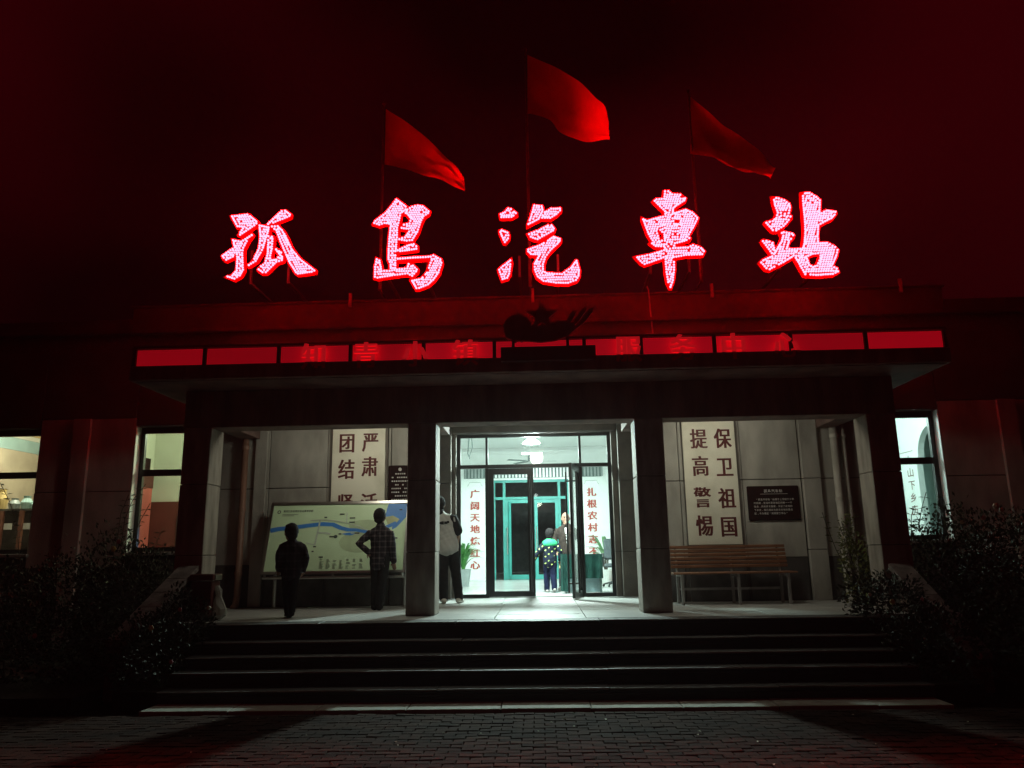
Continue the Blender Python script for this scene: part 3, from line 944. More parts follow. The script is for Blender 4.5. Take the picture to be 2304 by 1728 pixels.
# ------------------------------------------------------------------ rooftop LED characters
LED={
 'gu':[
  ([(-5.14,7.24),(-4.85,7.27),(-4.82,7.26),(-4.67,7.13),(-4.67,7.08),(-4.71,7.04),(-4.95,6.87),(-4.99,6.89),(-4.92,7.02),(-5.02,7.03),(-5.07,7.12)],[]),
  ([(-5.09,6.82),(-4.93,6.78),(-4.75,6.9),(-4.74,6.89),(-4.8,6.8),(-4.87,6.65),(-4.88,6.56),(-4.85,6.26),(-4.9,6.15),(-5.0,6.09),(-5.16,6.15),(-5.05,6.18),(-4.99,6.26),(-4.99,6.45),(-5.0,6.51),(-5.16,6.43),(-5.2,6.44),(-5.25,6.52),(-5.18,6.58),(-5.05,6.67),(-5.08,6.77)],[]),
  ([(-4.51,7.07),(-4.27,7.31),(-4.2,7.32),(-4.1,7.24),(-4.11,7.19),(-4.48,7.04)],[]),
  ([(-4.65,7.07),(-4.45,7.02),(-4.47,6.9),(-4.5,6.79),(-4.53,6.64),(-4.57,6.55),(-4.65,6.4),(-4.77,6.32),(-4.8,6.33),(-4.7,6.46),(-4.63,6.64),(-4.62,6.85),(-4.64,7.0)],[]),
  ([(-4.48,6.87),(-4.39,6.85),(-4.38,6.8),(-4.38,6.62),(-4.4,6.5),(-4.4,6.43),(-4.32,6.44),(-4.27,6.5),(-4.35,6.61),(-4.32,6.63),(-4.22,6.56),(-4.2,6.48),(-4.2,6.4),(-4.3,6.37),(-4.47,6.19),(-4.54,6.19),(-4.62,6.25),(-4.62,6.29),(-4.51,6.38),(-4.48,6.54),(-4.48,6.73),(-4.49,6.83)],[]),
  ([(-4.45,7.04),(-4.31,7.04),(-4.23,6.96),(-4.16,6.85),(-4.05,6.62),(-3.9,6.43),(-3.64,6.22),(-3.65,6.18),(-3.94,6.15),(-3.98,6.18),(-4.11,6.38),(-4.18,6.54),(-4.27,6.74),(-4.35,6.94),(-4.42,6.99)],[]),
 ],
 'dao':[
  ([(-2.31,7.47),(-2.13,7.32),(-2.13,7.25),(-2.22,7.18),(-2.24,7.06),(-2.27,6.93),(-2.27,6.76),(-2.28,6.63),(-2.29,6.44),(-2.29,6.2),(-2.4,6.2),(-2.4,6.28),(-2.44,6.37),(-2.44,6.56),(-2.43,6.74),(-2.41,6.99),(-2.5,7.01),(-2.59,6.98),(-2.7,7.02),(-2.67,7.08),(-2.5,7.21),(-2.4,7.34)],[]),
  ([(-2.13,7.27),(-2.04,7.32),(-1.94,7.34),(-1.85,7.32),(-1.74,7.22),(-1.75,7.17),(-1.83,7.12),(-1.88,7.01),(-1.93,6.84),(-2.02,6.69),(-2.12,6.68),(-2.27,6.71),(-2.26,6.75),(-2.16,6.77),(-2.1,6.86),(-2.11,6.89),(-2.22,6.91),(-2.24,6.95),(-2.18,7.0),(-2.09,7.02),(-2.07,7.09),(-2.13,7.17),(-2.17,7.19)],[]),
  ([(-2.29,6.54),(-2.12,6.62),(-2.0,6.65),(-1.94,6.6),(-1.94,6.53),(-2.28,6.49)],[]),
  ([(-2.29,6.4),(-1.72,6.42),(-1.67,6.44),(-1.54,6.36),(-1.52,6.29),(-1.57,6.11),(-1.66,5.98),(-1.75,5.9),(-1.9,5.84),(-1.96,5.84),(-2.05,6.0),(-1.88,6.03),(-1.79,6.13),(-1.72,6.33),(-1.74,6.36),(-2.28,6.34)],[]),
  ([(-2.63,6.41),(-2.56,6.37),(-2.52,6.19),(-2.4,6.19),(-2.28,6.21),(-2.12,6.22),(-2.1,6.3),(-2.03,6.3),(-1.93,6.19),(-1.94,6.14),(-2.02,6.05),(-2.1,6.1),(-2.31,6.08),(-2.6,6.04),(-2.66,6.06),(-2.66,6.25)],[]),
 ],
 'qi':[
  ([(-0.42,7.24),(-0.36,7.22),(-0.27,7.14),(-0.27,7.1),(-0.36,7.05),(-0.55,7.05),(-0.56,7.13),(-0.48,7.17)],[]),
  ([(-0.53,6.85),(-0.42,6.8),(-0.4,6.74),(-0.41,6.68),(-0.47,6.6),(-0.5,6.61),(-0.57,6.8),(-0.57,6.84)],[]),
  ([(-0.38,6.33),(-0.37,6.27),(-0.4,6.06),(-0.44,5.98),(-0.54,5.95),(-0.6,6.14),(-0.59,6.16)],[]),
  ([(0.01,7.28),(0.16,7.26),(0.18,7.18),(0.17,7.14),(0.1,7.0),(-0.1,6.9),(-0.1,6.93),(-0.05,7.07)],[]),
  ([(0.15,7.14),(0.22,7.16),(0.3,7.21),(0.47,7.21),(0.47,7.15),(0.4,7.08),(0.29,7.01),(0.13,7.02)],[]),
  ([(-0.1,6.76),(0.09,6.83),(0.24,6.91),(0.31,6.91),(0.36,6.84),(0.34,6.79),(0.07,6.64),(0.02,6.65),(-0.06,6.69)],[]),
  ([(-0.11,6.49),(0.09,6.56),(0.23,6.64),(0.33,6.71),(0.45,6.66),(0.45,6.61),(0.4,6.55),(0.28,6.44),(0.2,6.33),(0.16,6.21),(0.16,6.1),(0.21,6.07),(0.45,6.05),(0.59,6.15),(0.69,6.28),(0.71,6.27),(0.75,6.1),(0.74,5.99),(0.69,5.91),(0.55,5.86),(0.35,5.87),(0.14,5.91),(0.04,5.99),(-0.01,6.12),(-0.01,6.23),(0.07,6.37),(-0.06,6.38),(-0.11,6.44)],[]),
 ],
 'che':[
  ([(2.2,7.46),(2.28,7.46),(2.34,7.4),(2.47,7.39),(2.56,7.31),(2.54,7.26),(2.4,7.17),(2.35,7.13),(2.34,7.06),(2.54,7.12),(2.65,7.06),(2.74,6.96),(2.73,6.92),(2.65,6.77),(2.56,6.63),(2.59,6.6),(2.57,6.56),(2.34,6.5),(2.32,6.45),(2.53,6.45),(2.62,6.49),(2.76,6.43),(2.81,6.36),(2.77,6.29),(2.5,6.29),(2.31,6.26),(2.3,6.05),(2.27,5.87),(2.22,5.74),(2.2,5.74),(2.16,5.84),(2.14,6.02),(2.14,6.26),(1.81,6.15),(1.76,6.18),(1.66,6.3),(1.73,6.31),(1.94,6.35),(2.15,6.42),(2.13,6.45),(2.0,6.46),(1.92,6.53),(1.96,6.55),(1.89,6.68),(1.81,6.95),(1.81,6.99),(1.89,6.94),(2.11,7.0),(2.18,7.01),(2.18,7.08),(2.01,7.28),(2.06,7.32),(2.18,7.33)],[[(2.33,6.94),(2.44,6.93),(2.42,6.86),(2.34,6.87)],[(2.07,6.8),(2.16,6.82),(2.16,6.8),(2.09,6.77),(2.08,6.73),(2.15,6.7),(2.15,6.58),(2.08,6.58),(2.05,6.74)],[(2.32,6.71),(2.37,6.71),(2.36,6.64),(2.31,6.64)]]),
 ],
 'zhan':[
  ([(3.98,7.29),(4.09,7.27),(4.18,7.23),(4.26,7.16),(4.27,7.08),(4.24,6.98),(4.23,6.95),(4.27,6.94),(4.26,6.89),(4.13,6.75),(4.0,6.67),(3.93,6.68),(3.82,6.83),(3.84,6.85),(3.94,6.87),(4.0,6.92),(4.03,7.0),(4.0,7.12)],[[(4.11,7.03),(4.16,7.03),(4.14,6.96),(4.11,6.96)]]),
  ([(4.06,6.65),(4.11,6.67),(4.25,6.64),(4.28,6.6),(4.27,6.56),(4.2,6.49),(4.16,6.38),(4.22,6.37),(4.37,6.37),(4.38,6.21),(4.24,6.22),(4.07,6.12),(3.83,6.0),(3.77,6.02),(3.68,6.14),(3.73,6.19),(3.87,6.25),(3.87,6.29),(3.74,6.51),(3.77,6.54),(3.87,6.51),(3.93,6.48),(3.95,6.34),(4.05,6.5),(4.08,6.59)],[]),
  ([(4.47,7.35),(4.6,7.35),(4.71,7.27),(4.77,7.2),(4.74,6.98),(4.84,7.03),(5.0,7.0),(5.01,6.96),(4.92,6.86),(4.81,6.81),(4.7,6.75),(4.67,6.56),(4.67,6.46),(4.8,6.46),(4.93,6.38),(4.97,6.32),(4.94,6.22),(4.85,6.05),(4.92,6.01),(4.94,5.94),(4.84,5.89),(4.56,5.88),(4.38,5.9),(4.25,6.2),(4.27,6.36),(4.37,6.36),(4.4,6.41),(4.42,6.48),(4.45,6.66),(4.46,6.95),(4.46,7.15)],[[(4.45,6.21),(4.55,6.25),(4.66,6.26),(4.65,6.19),(4.59,6.07),(4.53,6.05),(4.48,6.08)]]),
 ],
}
NAMES = {
 'gu': 'leftmost of the five glowing red rooftop characters, the one reading 孤',
 'dao': 'second glowing red rooftop character from the left, the boxy one reading 島',
 'qi': 'middle glowing red rooftop character with three water dots, reading 汽',
 'che': 'fourth glowing red rooftop character, a single tall upright stroke, reading 車',
 'zhan': 'rightmost of the five glowing red rooftop characters, the one reading 站'}
YL = 2.05
for key, polys in LED.items():
    xs = [p[0] for o, h in polys for p in o]; zs = [p[1] for o, h in polys for p in o]
    cx = (min(xs)+max(xs))/2
    t = thing('illuminated_character', NAMES[key], 'sign letter', (cx, YL, 6.0), 0, 'glowing red characters along the roof edge')
    for i, (outer, holes) in enumerate(polys):
        MB().prism(grow(outer, 0.022), YL+i*0.003, YL+0.055+i*0.002, [grow(h, -0.018) for h in holes]).build('back_tray', TRAY, t)  # tray margin past the beads serves as a red halo
    pts = []
    def ok(p, dmin):
        return all((p[0]-q[0])**2+(p[1]-q[1])**2 > dmin*dmin for q in pts)
    for outer, holes in polys:                      # a row of beads along every edge
        for loop, ins in [(outer, -0.019)]+[(h, 0.015) for h in holes]:
            l = grow(loop, ins)
            for i in range(len(l)):
                a = Vector(l[i]); b = Vector(l[(i+1) % len(l)])
                n = max(1, round((b-a).length/0.041))
                for j in range(n):
                    p = a+(b-a)*j/n
                    if ok(p, 0.028):
                        pts.append((p.x, p.y))
    sk = -0.35 if key in ('che', 'zhan') else 0.0
    z = min(zs); row = 0
    while z < max(zs):
        x = min(xs)-0.3
        while x < max(xs)+0.3:
            p = (x+(z-min(zs))*0.35*(1 if sk else 0)+(0.02 if row % 2 and not sk else 0), z)
            if any(inside(p, o) and not any(inside(p, h) for h in hs) and dist_edge(p, o) > 0.020 and all(dist_edge(p, h) > .014 for h in hs) for o, hs in polys) and ok(p, 0.027):
                pts.append(p)
            x += 0.040
        z += 0.040; row += 1
    bd = MB()
    for x, z in pts:
        if random.random() < 0.012:
            continue                                    # a few dead diodes
        x += random.uniform(-.002, .002); z += random.uniform(-.002, .002)
        r = 0.0195
        ra = [bd.bm.verts.new((x+r*math.cos(k*math.pi/3), YL-0.014, z+r*math.sin(k*math.pi/3))) for k in range(6)]
        rb = [bd.bm.verts.new((x+r*.72*math.cos(k*math.pi/3), YL-0.034, z+r*.72*math.sin(k*math.pi/3))) for k in range(6)]
        rc = [bd.bm.verts.new((x+r*.6*math.cos(k*math.pi/3), YL-0.001, z+r*.6*math.sin(k*math.pi/3))) for k in range(6)]
        for k in range(6):
            bd.bm.faces.new((ra[k], ra[(k+1) % 6], rb[(k+1) % 6], rb[k]))
            bd.bm.faces.new((rc[k], rc[(k+1) % 6], ra[(k+1) % 6], ra[k]))
        bd.bm.faces.new(rb)
    bd.build('led_beads', BEAD, t, 'stuff')
    zm = min(zs)
    for dx in (-0.32, 0.32):
        x = cx+dx
        zt = zm+0.55
        MB().box(x-0.02, x+0.02, YL+0.07, YL+0.11, 6.035, zt).box(x-0.02, x+0.02, YL+0.11, 3.20, 6.035, 6.075).build('leg', POLEM, t)

rack = thing('bracket_row', 'five short steel stubs poking above the parapet under the glowing characters', 'bracket', (0, 3.1, 6.03))
for x in (-3.30, -0.04, 3.11, 6.38):
    MB().box(x-0.025, x+0.025, 3.02, 3.07, 5.9, 6.15).build('stub', GALV, rack)
MB().tube([(1.94, 2.98, 6.18), (2.0, 3.0, 6.05), (2.02, 3.06, 5.7), (2.05, 3.07, 5.2)], 0.013, 6).build('stub', GALV, rack)
rack['label'] = 'row of short steel stubs and a cable poking above the parapet edge'

# ------------------------------------------------------------------ flags on the roof
def flag(label, top, bot, belly, pole_top):
    """top and bottom edge of the cloth as points in space; belly = how far the middle bulges forward"""
    hx, Y = top[0][0]-0.035, top[0][1]
    t = thing('flag', label, 'flag', (hx, Y, 6.03), 0, 'red flags flying above the roof')
    MB().tube([(hx, Y, 6.03), (hx, Y, pole_top)], [0.03, 0.018], 10).ell((hx, Y, pole_top+0.02), (0.035, 0.035, 0.035), 8, 6).box(hx-.015, hx+.015, Y, 3.2, 6.035, 6.065).build('pole', POLE2, t)
    def cr(P, u):
        n = len(P)-1
        f = u*n; i = min(int(f), n-1); f -= i
        p0, p1, p2, p3 = (Vector(P[max(0, min(n, i+k))]) for k in (-1, 0, 1, 2))
        return 0.5*((2*p1)+(p2-p0)*f+(2*p0-5*p1+4*p2-p3)*f*f+(3*p1-p0-3*p2+p3)*f**3)
    NU, NV = 48, 28
    mb = MB(); grid = []
    for i in range(NU+1):
        u = i/NU
        a = cr(top, u); b = cr(bot, u)
        rowv = []
        for j in range(NV+1):
            v = j/NV
            p = a.lerp(b, v)
            p.y += 4*v*(1-v)*sum(c*math.sin(math.pi*u*(k+1)) for k, c in enumerate(belly)) + u*(0.06*math.sin(11*u+5*v+belly[0]*9)+0.03*math.sin(21*u-9*v)+0.03*math.sin(3*u+17*v))
            rowv.append(mb.bm.verts.new(p))
        grid.append(rowv)
    for i in range(NU):
        for j in range(NV):
            mb.bm.faces.new((grid[i][j], grid[i+1][j], grid[i+1][j+1], grid[i][j+1]))
    mb.build('cloth', FLAGM, t, smooth=True)
flag('left hand red flag, drooping and dimly lit, over the 島 character',
     [(-2.64, 2.6, 9.51), (-2.23, 2.3, 9.07), (-1.78, 2.05, 8.56), (-1.36, 1.85, 8.03), (-1.14, 1.85, 7.71)],
     [(-2.64, 2.6, 8.41), (-2.28, 2.45, 8.24), (-1.88, 2.3, 8.0), (-1.45, 2.1, 7.78), (-1.13, 1.9, 7.47)], (.08, .06), 9.6)
flag('tall middle red flag, the brightest, bellied out by the wind',
     [(-0.04, 2.6, 10.52), (0.43, 2.1, 9.9), (0.84, 1.55, 9.23), (1.11, 1.0, 8.5), (1.21, 0.9, 8.1)],
     [(-0.06, 2.6, 9.33), (0.3, 2.4, 9.08), (0.5, 2.2, 8.69), (0.86, 1.85, 8.34), (1.24, 1.25, 7.95)], (.16, .06), 10.6)
flag('right hand red flag, almost dark with one bright lower edge',
     [(2.88, 2.6, 9.54), (3.22, 2.55, 9.15), (3.54, 2.45, 8.76), (3.85, 2.25, 8.3), (4.12, 2.15, 7.91)],
     [(2.81, 2.6, 8.42), (3.09, 2.25, 8.15), (3.37, 2.0, 7.86), (3.7, 1.98, 7.7), (4.01, 2.08, 7.66)], (.40, .05), 9.63)

# ------------------------------------------------------------------ sign band on the canopy edge; red emission stands in for roof letter light
bs = thing('sign_band', 'long red sign band with an added glow, behind dark posts on the canopy edge', 'sign', (0, 0.28, 4.18))
PX = [-5.60, -4.607, -3.566, -2.564, -1.549, -0.573, 0.658, 1.433, 2.424, 3.453, 4.456, 5.51]
for a, b in zip(PX[:-1], PX[1:]):
    MB().box(a+0.02, b-0.02, 0.285, 0.31, 4.184, 4.425, 0.003).build('panel', BANDS[int(abs(a)*7) % 3], bs)
for x in PX:
    MB().box(x-0.025, x+0.025, 0.235, 0.28, 4.182, 4.43, 0.004).build('post', BLACKF, bs)
MB().box(-5.63, 5.54, 0.225, 0.32, 4.432, 4.475, 0.006).build('top_rail', BLACKF, bs)
def raised(word, xs, label):
    t = thing('raised_lettering', label, 'sign letters', (sum(xs)/4, 0.22, 4.04))
    for ch, x in zip(word, xs):
        mb = MB()
        add_text(mb, ch, x, 4.262, 0.36, 0.385, 0.222, 0.012, 0.012, True)
        geo = list(mb.bm.verts)+list(mb.bm.edges)+list(mb.bm.faces)
        bmesh.ops.bisect_plane(mb.bm, geom=geo, plane_co=(0, 0, 4.185), plane_no=(0, 0, 1))
        me = mb.mesh('character')
        me.materials.append(BANDT); me.materials.append(BANDD)
        for p in me.polygons:
            p.material_index = 0 if p.center.z > 4.185 else 1  # upper strokes get added emission, lower strokes stay plain red
        put('character', me, None, t)
raised('知青小镇', (-3.07, -2.34, -1.66, -0.97), 'dim raised red letters 知青小镇 on the left half of the canopy band')
raised('服务中心', (1.25, 1.99, 2.67, 3.38), 'dim raised red letters 服务中心 on the right half of the canopy band')

em = thing('emblem_sculpture', 'dark star, gear and wheat emblem on a plinth above the canopy edge', 'emblem', (0.12, 0.3, 4.18))
MB().box(-0.48, 0.80, 0.10, 0.224, 4.10, 4.298, 0.006).build('plinth', BLACKF, em)
star = []
for i in range(10):
    r = 0.235 if i % 2 == 0 else 0.098
    a = math.pi/2+i*math.pi/5
    star.append((0.09+r*math.cos(a), 4.745+r*math.sin(a)))
MB().prism(star, 0.15, 0.20).build('star', EMBLEM, em)
gear = []
for i in range(48):
    r = 0.185 if i % 4 < 2 else 0.205
    a = 2*math.pi*i/48
    gear.append((-0.25+r*math.cos(a), 4.585+r*math.sin(a)))
gh = [(-0.25+0.09*math.cos(2*math.pi*i/20), 4.585+0.09*math.sin(2*math.pi*i/20)) for i in range(20)]
MB().prism(gear, 0.17, 0.23).build('gear', EMBLEM, em)
bowl = [(-0.44, 4.56), (-0.41, 4.44), (-0.30, 4.395), (-0.1, 4.385), (0.06, 4.365), (0.27, 4.385), (0.43, 4.44), (0.57, 4.56), (0.50, 4.62), (0.34, 4.665), (0.2, 4.62), (0.05, 4.59), (-0.12, 4.60), (-0.3, 4.64)]
MB().prism(bowl, 0.13, 0.19).build('ribbon', EMBLEM, em)
for (x0, z0, x1, z1) in ((0.42, 4.58, 0.56, 4.83), (0.49, 4.56, 0.73, 4.90), (0.55, 4.54, 0.81, 4.85)):
    d = Vector((x1-x0, z1-z0)); nn = Vector((-d.y, d.x)).normalized()*0.032
    MB().prism([(x0, z0), (x0+d.x*.35-nn.x, z0+d.y*.35-nn.y), (x0+d.x*.8-nn.x*.9, z0+d.y*.8-nn.y*.9), (x1, z1), (x0+d.x*.8+nn.x*.9, z0+d.y*.8+nn.y*.9), (x0+d.x*.35+nn.x, z0+d.y*.35+nn.y)], 0.14, 0.18).build('wheat_ear', EMBLEM, em)
for x in (-0.31, 0.43):
    MB().box(x-0.02, x+0.02, 0.15, 0.19, 4.296, 4.46).build('leg', BLACKF, em)

# ------------------------------------------------------------------ slogan panels on the porch pilasters
def slogan(label, x0, x1, z0, z1, cols):
    t = thing('slogan_panel', label, 'sign', ((x0+x1)/2, 3.04, z0))
    MB().box(x0, x1, 3.012, 3.043, z0, z1, 0.004).build('board', BOARDW, t)
    for word, cx, zs in cols:
        for ch, z in zip(word, zs):
            mb = MB()
            add_text(mb, ch, cx, z, 0.285, 0.355, 3.010, 0.008, 0.0, True)
            mb.build('character', REDP, t)
slogan('tall whitewashed panel reading 团结紧张 严肃活泼 behind the map board', -3.52, -2.61, 1.65, 3.955,
       [('严肃活泼', -2.87, (3.46, 3.04, 2.42, 2.0)), ('团结紧张', -3.27, (3.45, 3.00, 2.42, 2.0))])
slogan('tall whitewashed panel reading 提高警惕 保卫祖国 above the wooden bench', 2.43, 3.305, 1.65, 3.955,
       [('保卫祖国', 3.10, (3.40, 2.92, 2.40, 1.94)), ('提高警惕', 2.70, (3.40, 2.94, 2.42, 1.96))])

pq = thing('wall_plaque', 'dark plaque with a white title and five lines, right of the bench slogan', 'plaque', (3.877, 3.08, 2.02))
MB().box(3.452, 4.302, 3.065, 3.098, 2.025, 2.593, 0.012).build('plate', PLAQUE, pq)
mb = MB()
for i, ch in enumerate('孤岛汽车站'):
    add_text(mb, ch, 3.755+i*0.062, 2.507, 0.056, 0.056, 3.0635, 0.02)
mb.box(3.665, 4.115, 3.0625, 3.064, 2.457, 2.462)
mb.build('title', WTXT, pq)
mb = MB()
LINES = ['“孤岛汽车站”始建于上世纪六十年', '代初期，是当时孤岛地区的唯一一个', '站点，历经多次重建，见证了此地的', '下乡史，现已是此处的文化地标景点', '区，今为景区“知青服务中心”']
for r, ln in enumerate(LINES):
    for i, ch in enumerate(ln):
        add_text(mb, ch, (3.60 if r == 0 else 3.565)+i*0.0395, 2.37-r*0.057, 0.037, 0.037, 3.0635, 0.015)
mb.build('lettering', WTXT, pq, 'stuff')

pl = thing('wall_plaque', 'tall dark maroon notice plaque half hidden behind the left centre column', 'plaque', (-2.27, 3.08, 2.3))
MB().box(-2.56, -1.99, 3.065, 3.098, 2.30, 3.055, 0.012).build('plate', PLAQUE, pl)
mb = MB()
mb.ell((-2.36, 3.063, 2.985), (0.03, 0.003, 0.03), 10, 6)
for r in range(9):
    x = -2.50 if r % 3 else -2.44
    while x < -2.06:
        w = random.uniform(0.018, 0.03)
        mb.box(x, x+w, 3.0625, 3.064, 2.90-r*0.062, 2.922-r*0.062)
        x += w+0.012+(0.05 if random.random() < 0.12 else 0)
mb.build('lettering', WTXT, pl, 'stuff')

# ------------------------------------------------------------------ tilted map board
mp_ = thing('map_board', 'tilted steel framed map board with a green area map and blue river', 'map board', (-3.3, 2.6, 0.75))
BX0, BX1 = -4.42, -2.19
bt = Vector((0, 2.86, 2.40)); bb = Vector((0, 2.50, 1.33))
bz = (bt-bb); BH = bz.length; bz.normalize()
bn = Vector((0, -bz.z, bz.y))        # towards the viewer
def mpp(u, v, d=0.0):
    """u 0..1 left-right, v 0..1 bottom-top, d metres proud of the board"""
    return Vector((BX0+(BX1-BX0)*u, 0, 0)) + bb + bz*(BH*v) + bn*d
def mbox(mb, u0, u1, v0, v1, d0, d1):
    v = [mb.bm.verts.new(mpp(u, w, d)) for u in (u0, u1) for w in (v0, v1) for d in (d0, d1)]
    for f in ((0, 1, 3, 2), (4, 6, 7, 5), (0, 4, 5, 1), (2, 3, 7, 6), (0, 2, 6, 4), (1, 5, 7, 3)):
        mb.bm.faces.new([v[i] for i in f])
    return mb
mbox(MB(), 0, 1, 0, 1, -0.02, 0.0).build('panel', MAPG, mp_)
fr = MB()
mbox(fr, -0.02, 0.0, -0.035, 1.04, -0.035, 0.02); mbox(fr, 1.0, 1.02, -0.035, 1.04, -0.035, 0.02)
mbox(fr, 0, 1, 1.0, 1.04, -0.035, 0.02); mbox(fr, 0, 1, -0.035, 0.0, -0.035, 0.02)
fr.build('frame', STEEL, mp_)
lp = MB()
for u in (0.005, 0.5, 0.995):
    a = mpp(u, -0.03, -0.02)
    lp.tube([a, (a.x, a.y, 1.245)], 0.02, 8)
lp.build('bracket', STEEL, mp_)
MB().tube([(BX0-0.02, 2.52, 1.235), (BX1+0.02, 2.52, 1.235)], 0.024, 10).build('rail', STEEL, mp_)
for u in (0.02, 0.98):
    x = mpp(u, 0).x
    MB().tube([(x, 2.93, 0.75), (x, 2.93, 2.2)], 0.03, 10).tube([(x, 2.93, 1.235), (x, 2.52, 1.235)], 0.02, 8).tube([(x, 2.93, 2.15), (x, 2.83, 2.15)], 0.02, 8).box(x-.07, x+.07, 2.86, 3.0, 0.75, 0.76).build('leg', STEEL, mp_)
def mpoly(name, pts, m, d):
    mb = MB()
    mb.tri_poly(pts, [], lambda u, v: mpp(u, v, d), lambda u, v: mpp(u, v, d-0.001))
    return mb.build(name, m, mp_)
def ribbon(pts, w):
    n = len(pts); L, Rr = [], []
    for i in range(n):
        a = Vector(pts[max(0, i-1)]); b = Vector(pts[min(n-1, i+1)])
        t = (b-a).normalized(); nn = Vector((-t.y*0.5, t.x))
        ww = w[i] if isinstance(w, list) else w
        L.append((pts[i][0]+nn.x*ww, pts[i][1]+nn.y*ww)); Rr.append((pts[i][0]-nn.x*ww, pts[i][1]-nn.y*ww))
    return L+Rr[::-1]
def oval(cx, cy, rx, ry, a0=0, a1=360, n=26):
    return [(cx+rx*math.cos(R(a0+(a1-a0)*i/n)), cy+ry*math.sin(R(a0+(a1-a0)*i/n))) for i in range(n)]
mpoly('map_area', oval(0.665, 0.42, 0.145, 0.155), MAPG2, 0.002)
mpoly('map_area', oval(0.70, 0.665, 0.12, 0.09), MAPG2, 0.002)
mpoly('map_sea', [(0.86, 0.999), (0.999, 0.999), (0.999, 0.79), (0.93, 0.63), (0.90, 0.60), (0.90, 0.70), (0.84, 0.80)], MAPB, 0.002)
mpoly('map_delta', [(0.84, 0.79), (0.90, 0.81), (0.95, 0.755), (0.92, 0.68), (0.87, 0.66)], MAPS, 0.003)
mpoly('map_river', ribbon([(0.001, 0.61), (0.06, 0.635), (0.16, 0.65), (0.28, 0.68), (0.38, 0.70), (0.46, 0.69), (0.52, 0.635), (0.58, 0.605), (0.64, 0.60), (0.71, 0.57), (0.78, 0.58), (0.86, 0.64), (0.93, 0.70)], [0.035, 0.032, 0.03, 0.03, 0.03, 0.03, 0.03, 0.026, 0.024, 0.022, 0.022, 0.025, 0.03]), MAPB, 0.004)
mpoly('map_lake', [(0.53, 0.545), (0.59, 0.565), (0.65, 0.555), (0.63, 0.535), (0.60, 0.52), (0.57, 0.525)], MAPB, 0.004)
rd = MB()
for pts, w in (([(0.29, 0.755), (0.40, 0.765), (0.50, 0.735), (0.58, 0.70), (0.66, 0.655), (0.70, 0.61), (0.76, 0.575)], 0.008), ([(0.36, 0.76), (0.358, 0.64), (0.35, 0.50), (0.345, 0.39)], 0.012),
               ([(0.35, 0.57), (0.42, 0.56), (0.45, 0.545)], 0.012), ([(0.28, 0.42), (0.345, 0.385)], 0.006), ([(0.555, 0.87), (0.56, 0.71)], 0.007), ([(0.60, 0.55), (0.68, 0.52), (0.72, 0.44)], 0.005)):
    rd.tri_poly(ribbon(pts, w), [], lambda u, v: mpp(u, v, 0.006), lambda u, v: mpp(u, v, 0.0052))
rd.build('map_roads', MAPW, mp_)
ink = MB()
fnp = lambda x, z: mpp(x, z, 0.004)
for i, ch in enumerate('黄河口生态旅游区全景导览图'):
    add_text(ink, ch, 0.085+i*0.0172, 0.905, 0.0165, 0.034, 0, 0.02, fn=fnp)
ink.tri_poly(oval(0.045, 0.895, 0.013, 0.026), [oval(0.045, 0.895, 0.008, 0.016)], lambda u, v: mpp(u, v, .004), lambda u, v: mpp(u, v, .003))
for r in range(2):
    mbox(ink, 0.072, 0.19-0.03*r, 0.852-r*0.02, 0.857-r*0.02, 0.003, 0.004)
for (u, v, w) in ((0.40, 0.80, .02), (0.52, 0.845, .035), (0.60, 0.785, .04), (0.60, 0.72, .04), (0.52, 0.545, .02), (0.645, 0.552, .035), (0.47, 0.505, .05), (0.345, 0.36, .02), (0.335, 0.29, .015), (0.40, 0.15 + .055, .03), (0.93, 0.47, .03), (0.955, 0.90, .02)):
    mbox(ink, u-w/2, u+w/2, v-0.009, v+0.009, 0.004, 0.0055)
ink.tri_poly(oval(0.49, 0.505, 0.014, 0.024), [], lambda u, v: mpp(u, v, .0065), lambda u, v: mpp(u, v, .006))
for c in range(7):
    for r in range(9):
        if random.random() < 0.85:
            mbox(ink, 0.395+c*0.048, 0.395+c*0.048+random.uniform(0.012, 0.032), 0.165-r*0.016, 0.170-r*0.016, 0.003, 0.004)
ink.build('map_lettering', MAPK, mp_, 'stuff')

# ------------------------------------------------------------------ slatted bench
bn_ = thing('bench', 'wooden slatted bench on grey metal legs under the right slogan panel', 'bench', (2.97, 2.55, 0.75))
for i in range(6):
    z = 1.315+i*0.06; yb = 2.70+i*0.016
    MB().box(2.03, 3.90, yb, yb+0.025, z-0.024, z+0.024, 0.006).build('back_slat', WOOD, bn_)
for i in range(5):
    ys = 2.28+i*0.082
    MB().box(2.03, 3.92, ys, ys+0.07, 1.205, 1.232, 0.006).build('seat_slat', WOOD, bn_)
for x in (2.16, 3.02, 3.78):
    MB().box(x-.02, x+.02, 2.30, 2.34, 0.75, 1.203).box(x-.02, x+.02, 2.69, 2.73, 0.75, 1.20).box(x-.019, x+.019, 2.34, 2.69, 1.165, 1.203).tube([(x, 2.72, 1.2), (x, 2.82, 1.64)], 0.018, 8).build('leg', BMETAL, bn_)
MB().box(2.16, 3.78, 2.695, 2.725, 0.95, 0.985).build('stretcher', BMETAL, bn_)

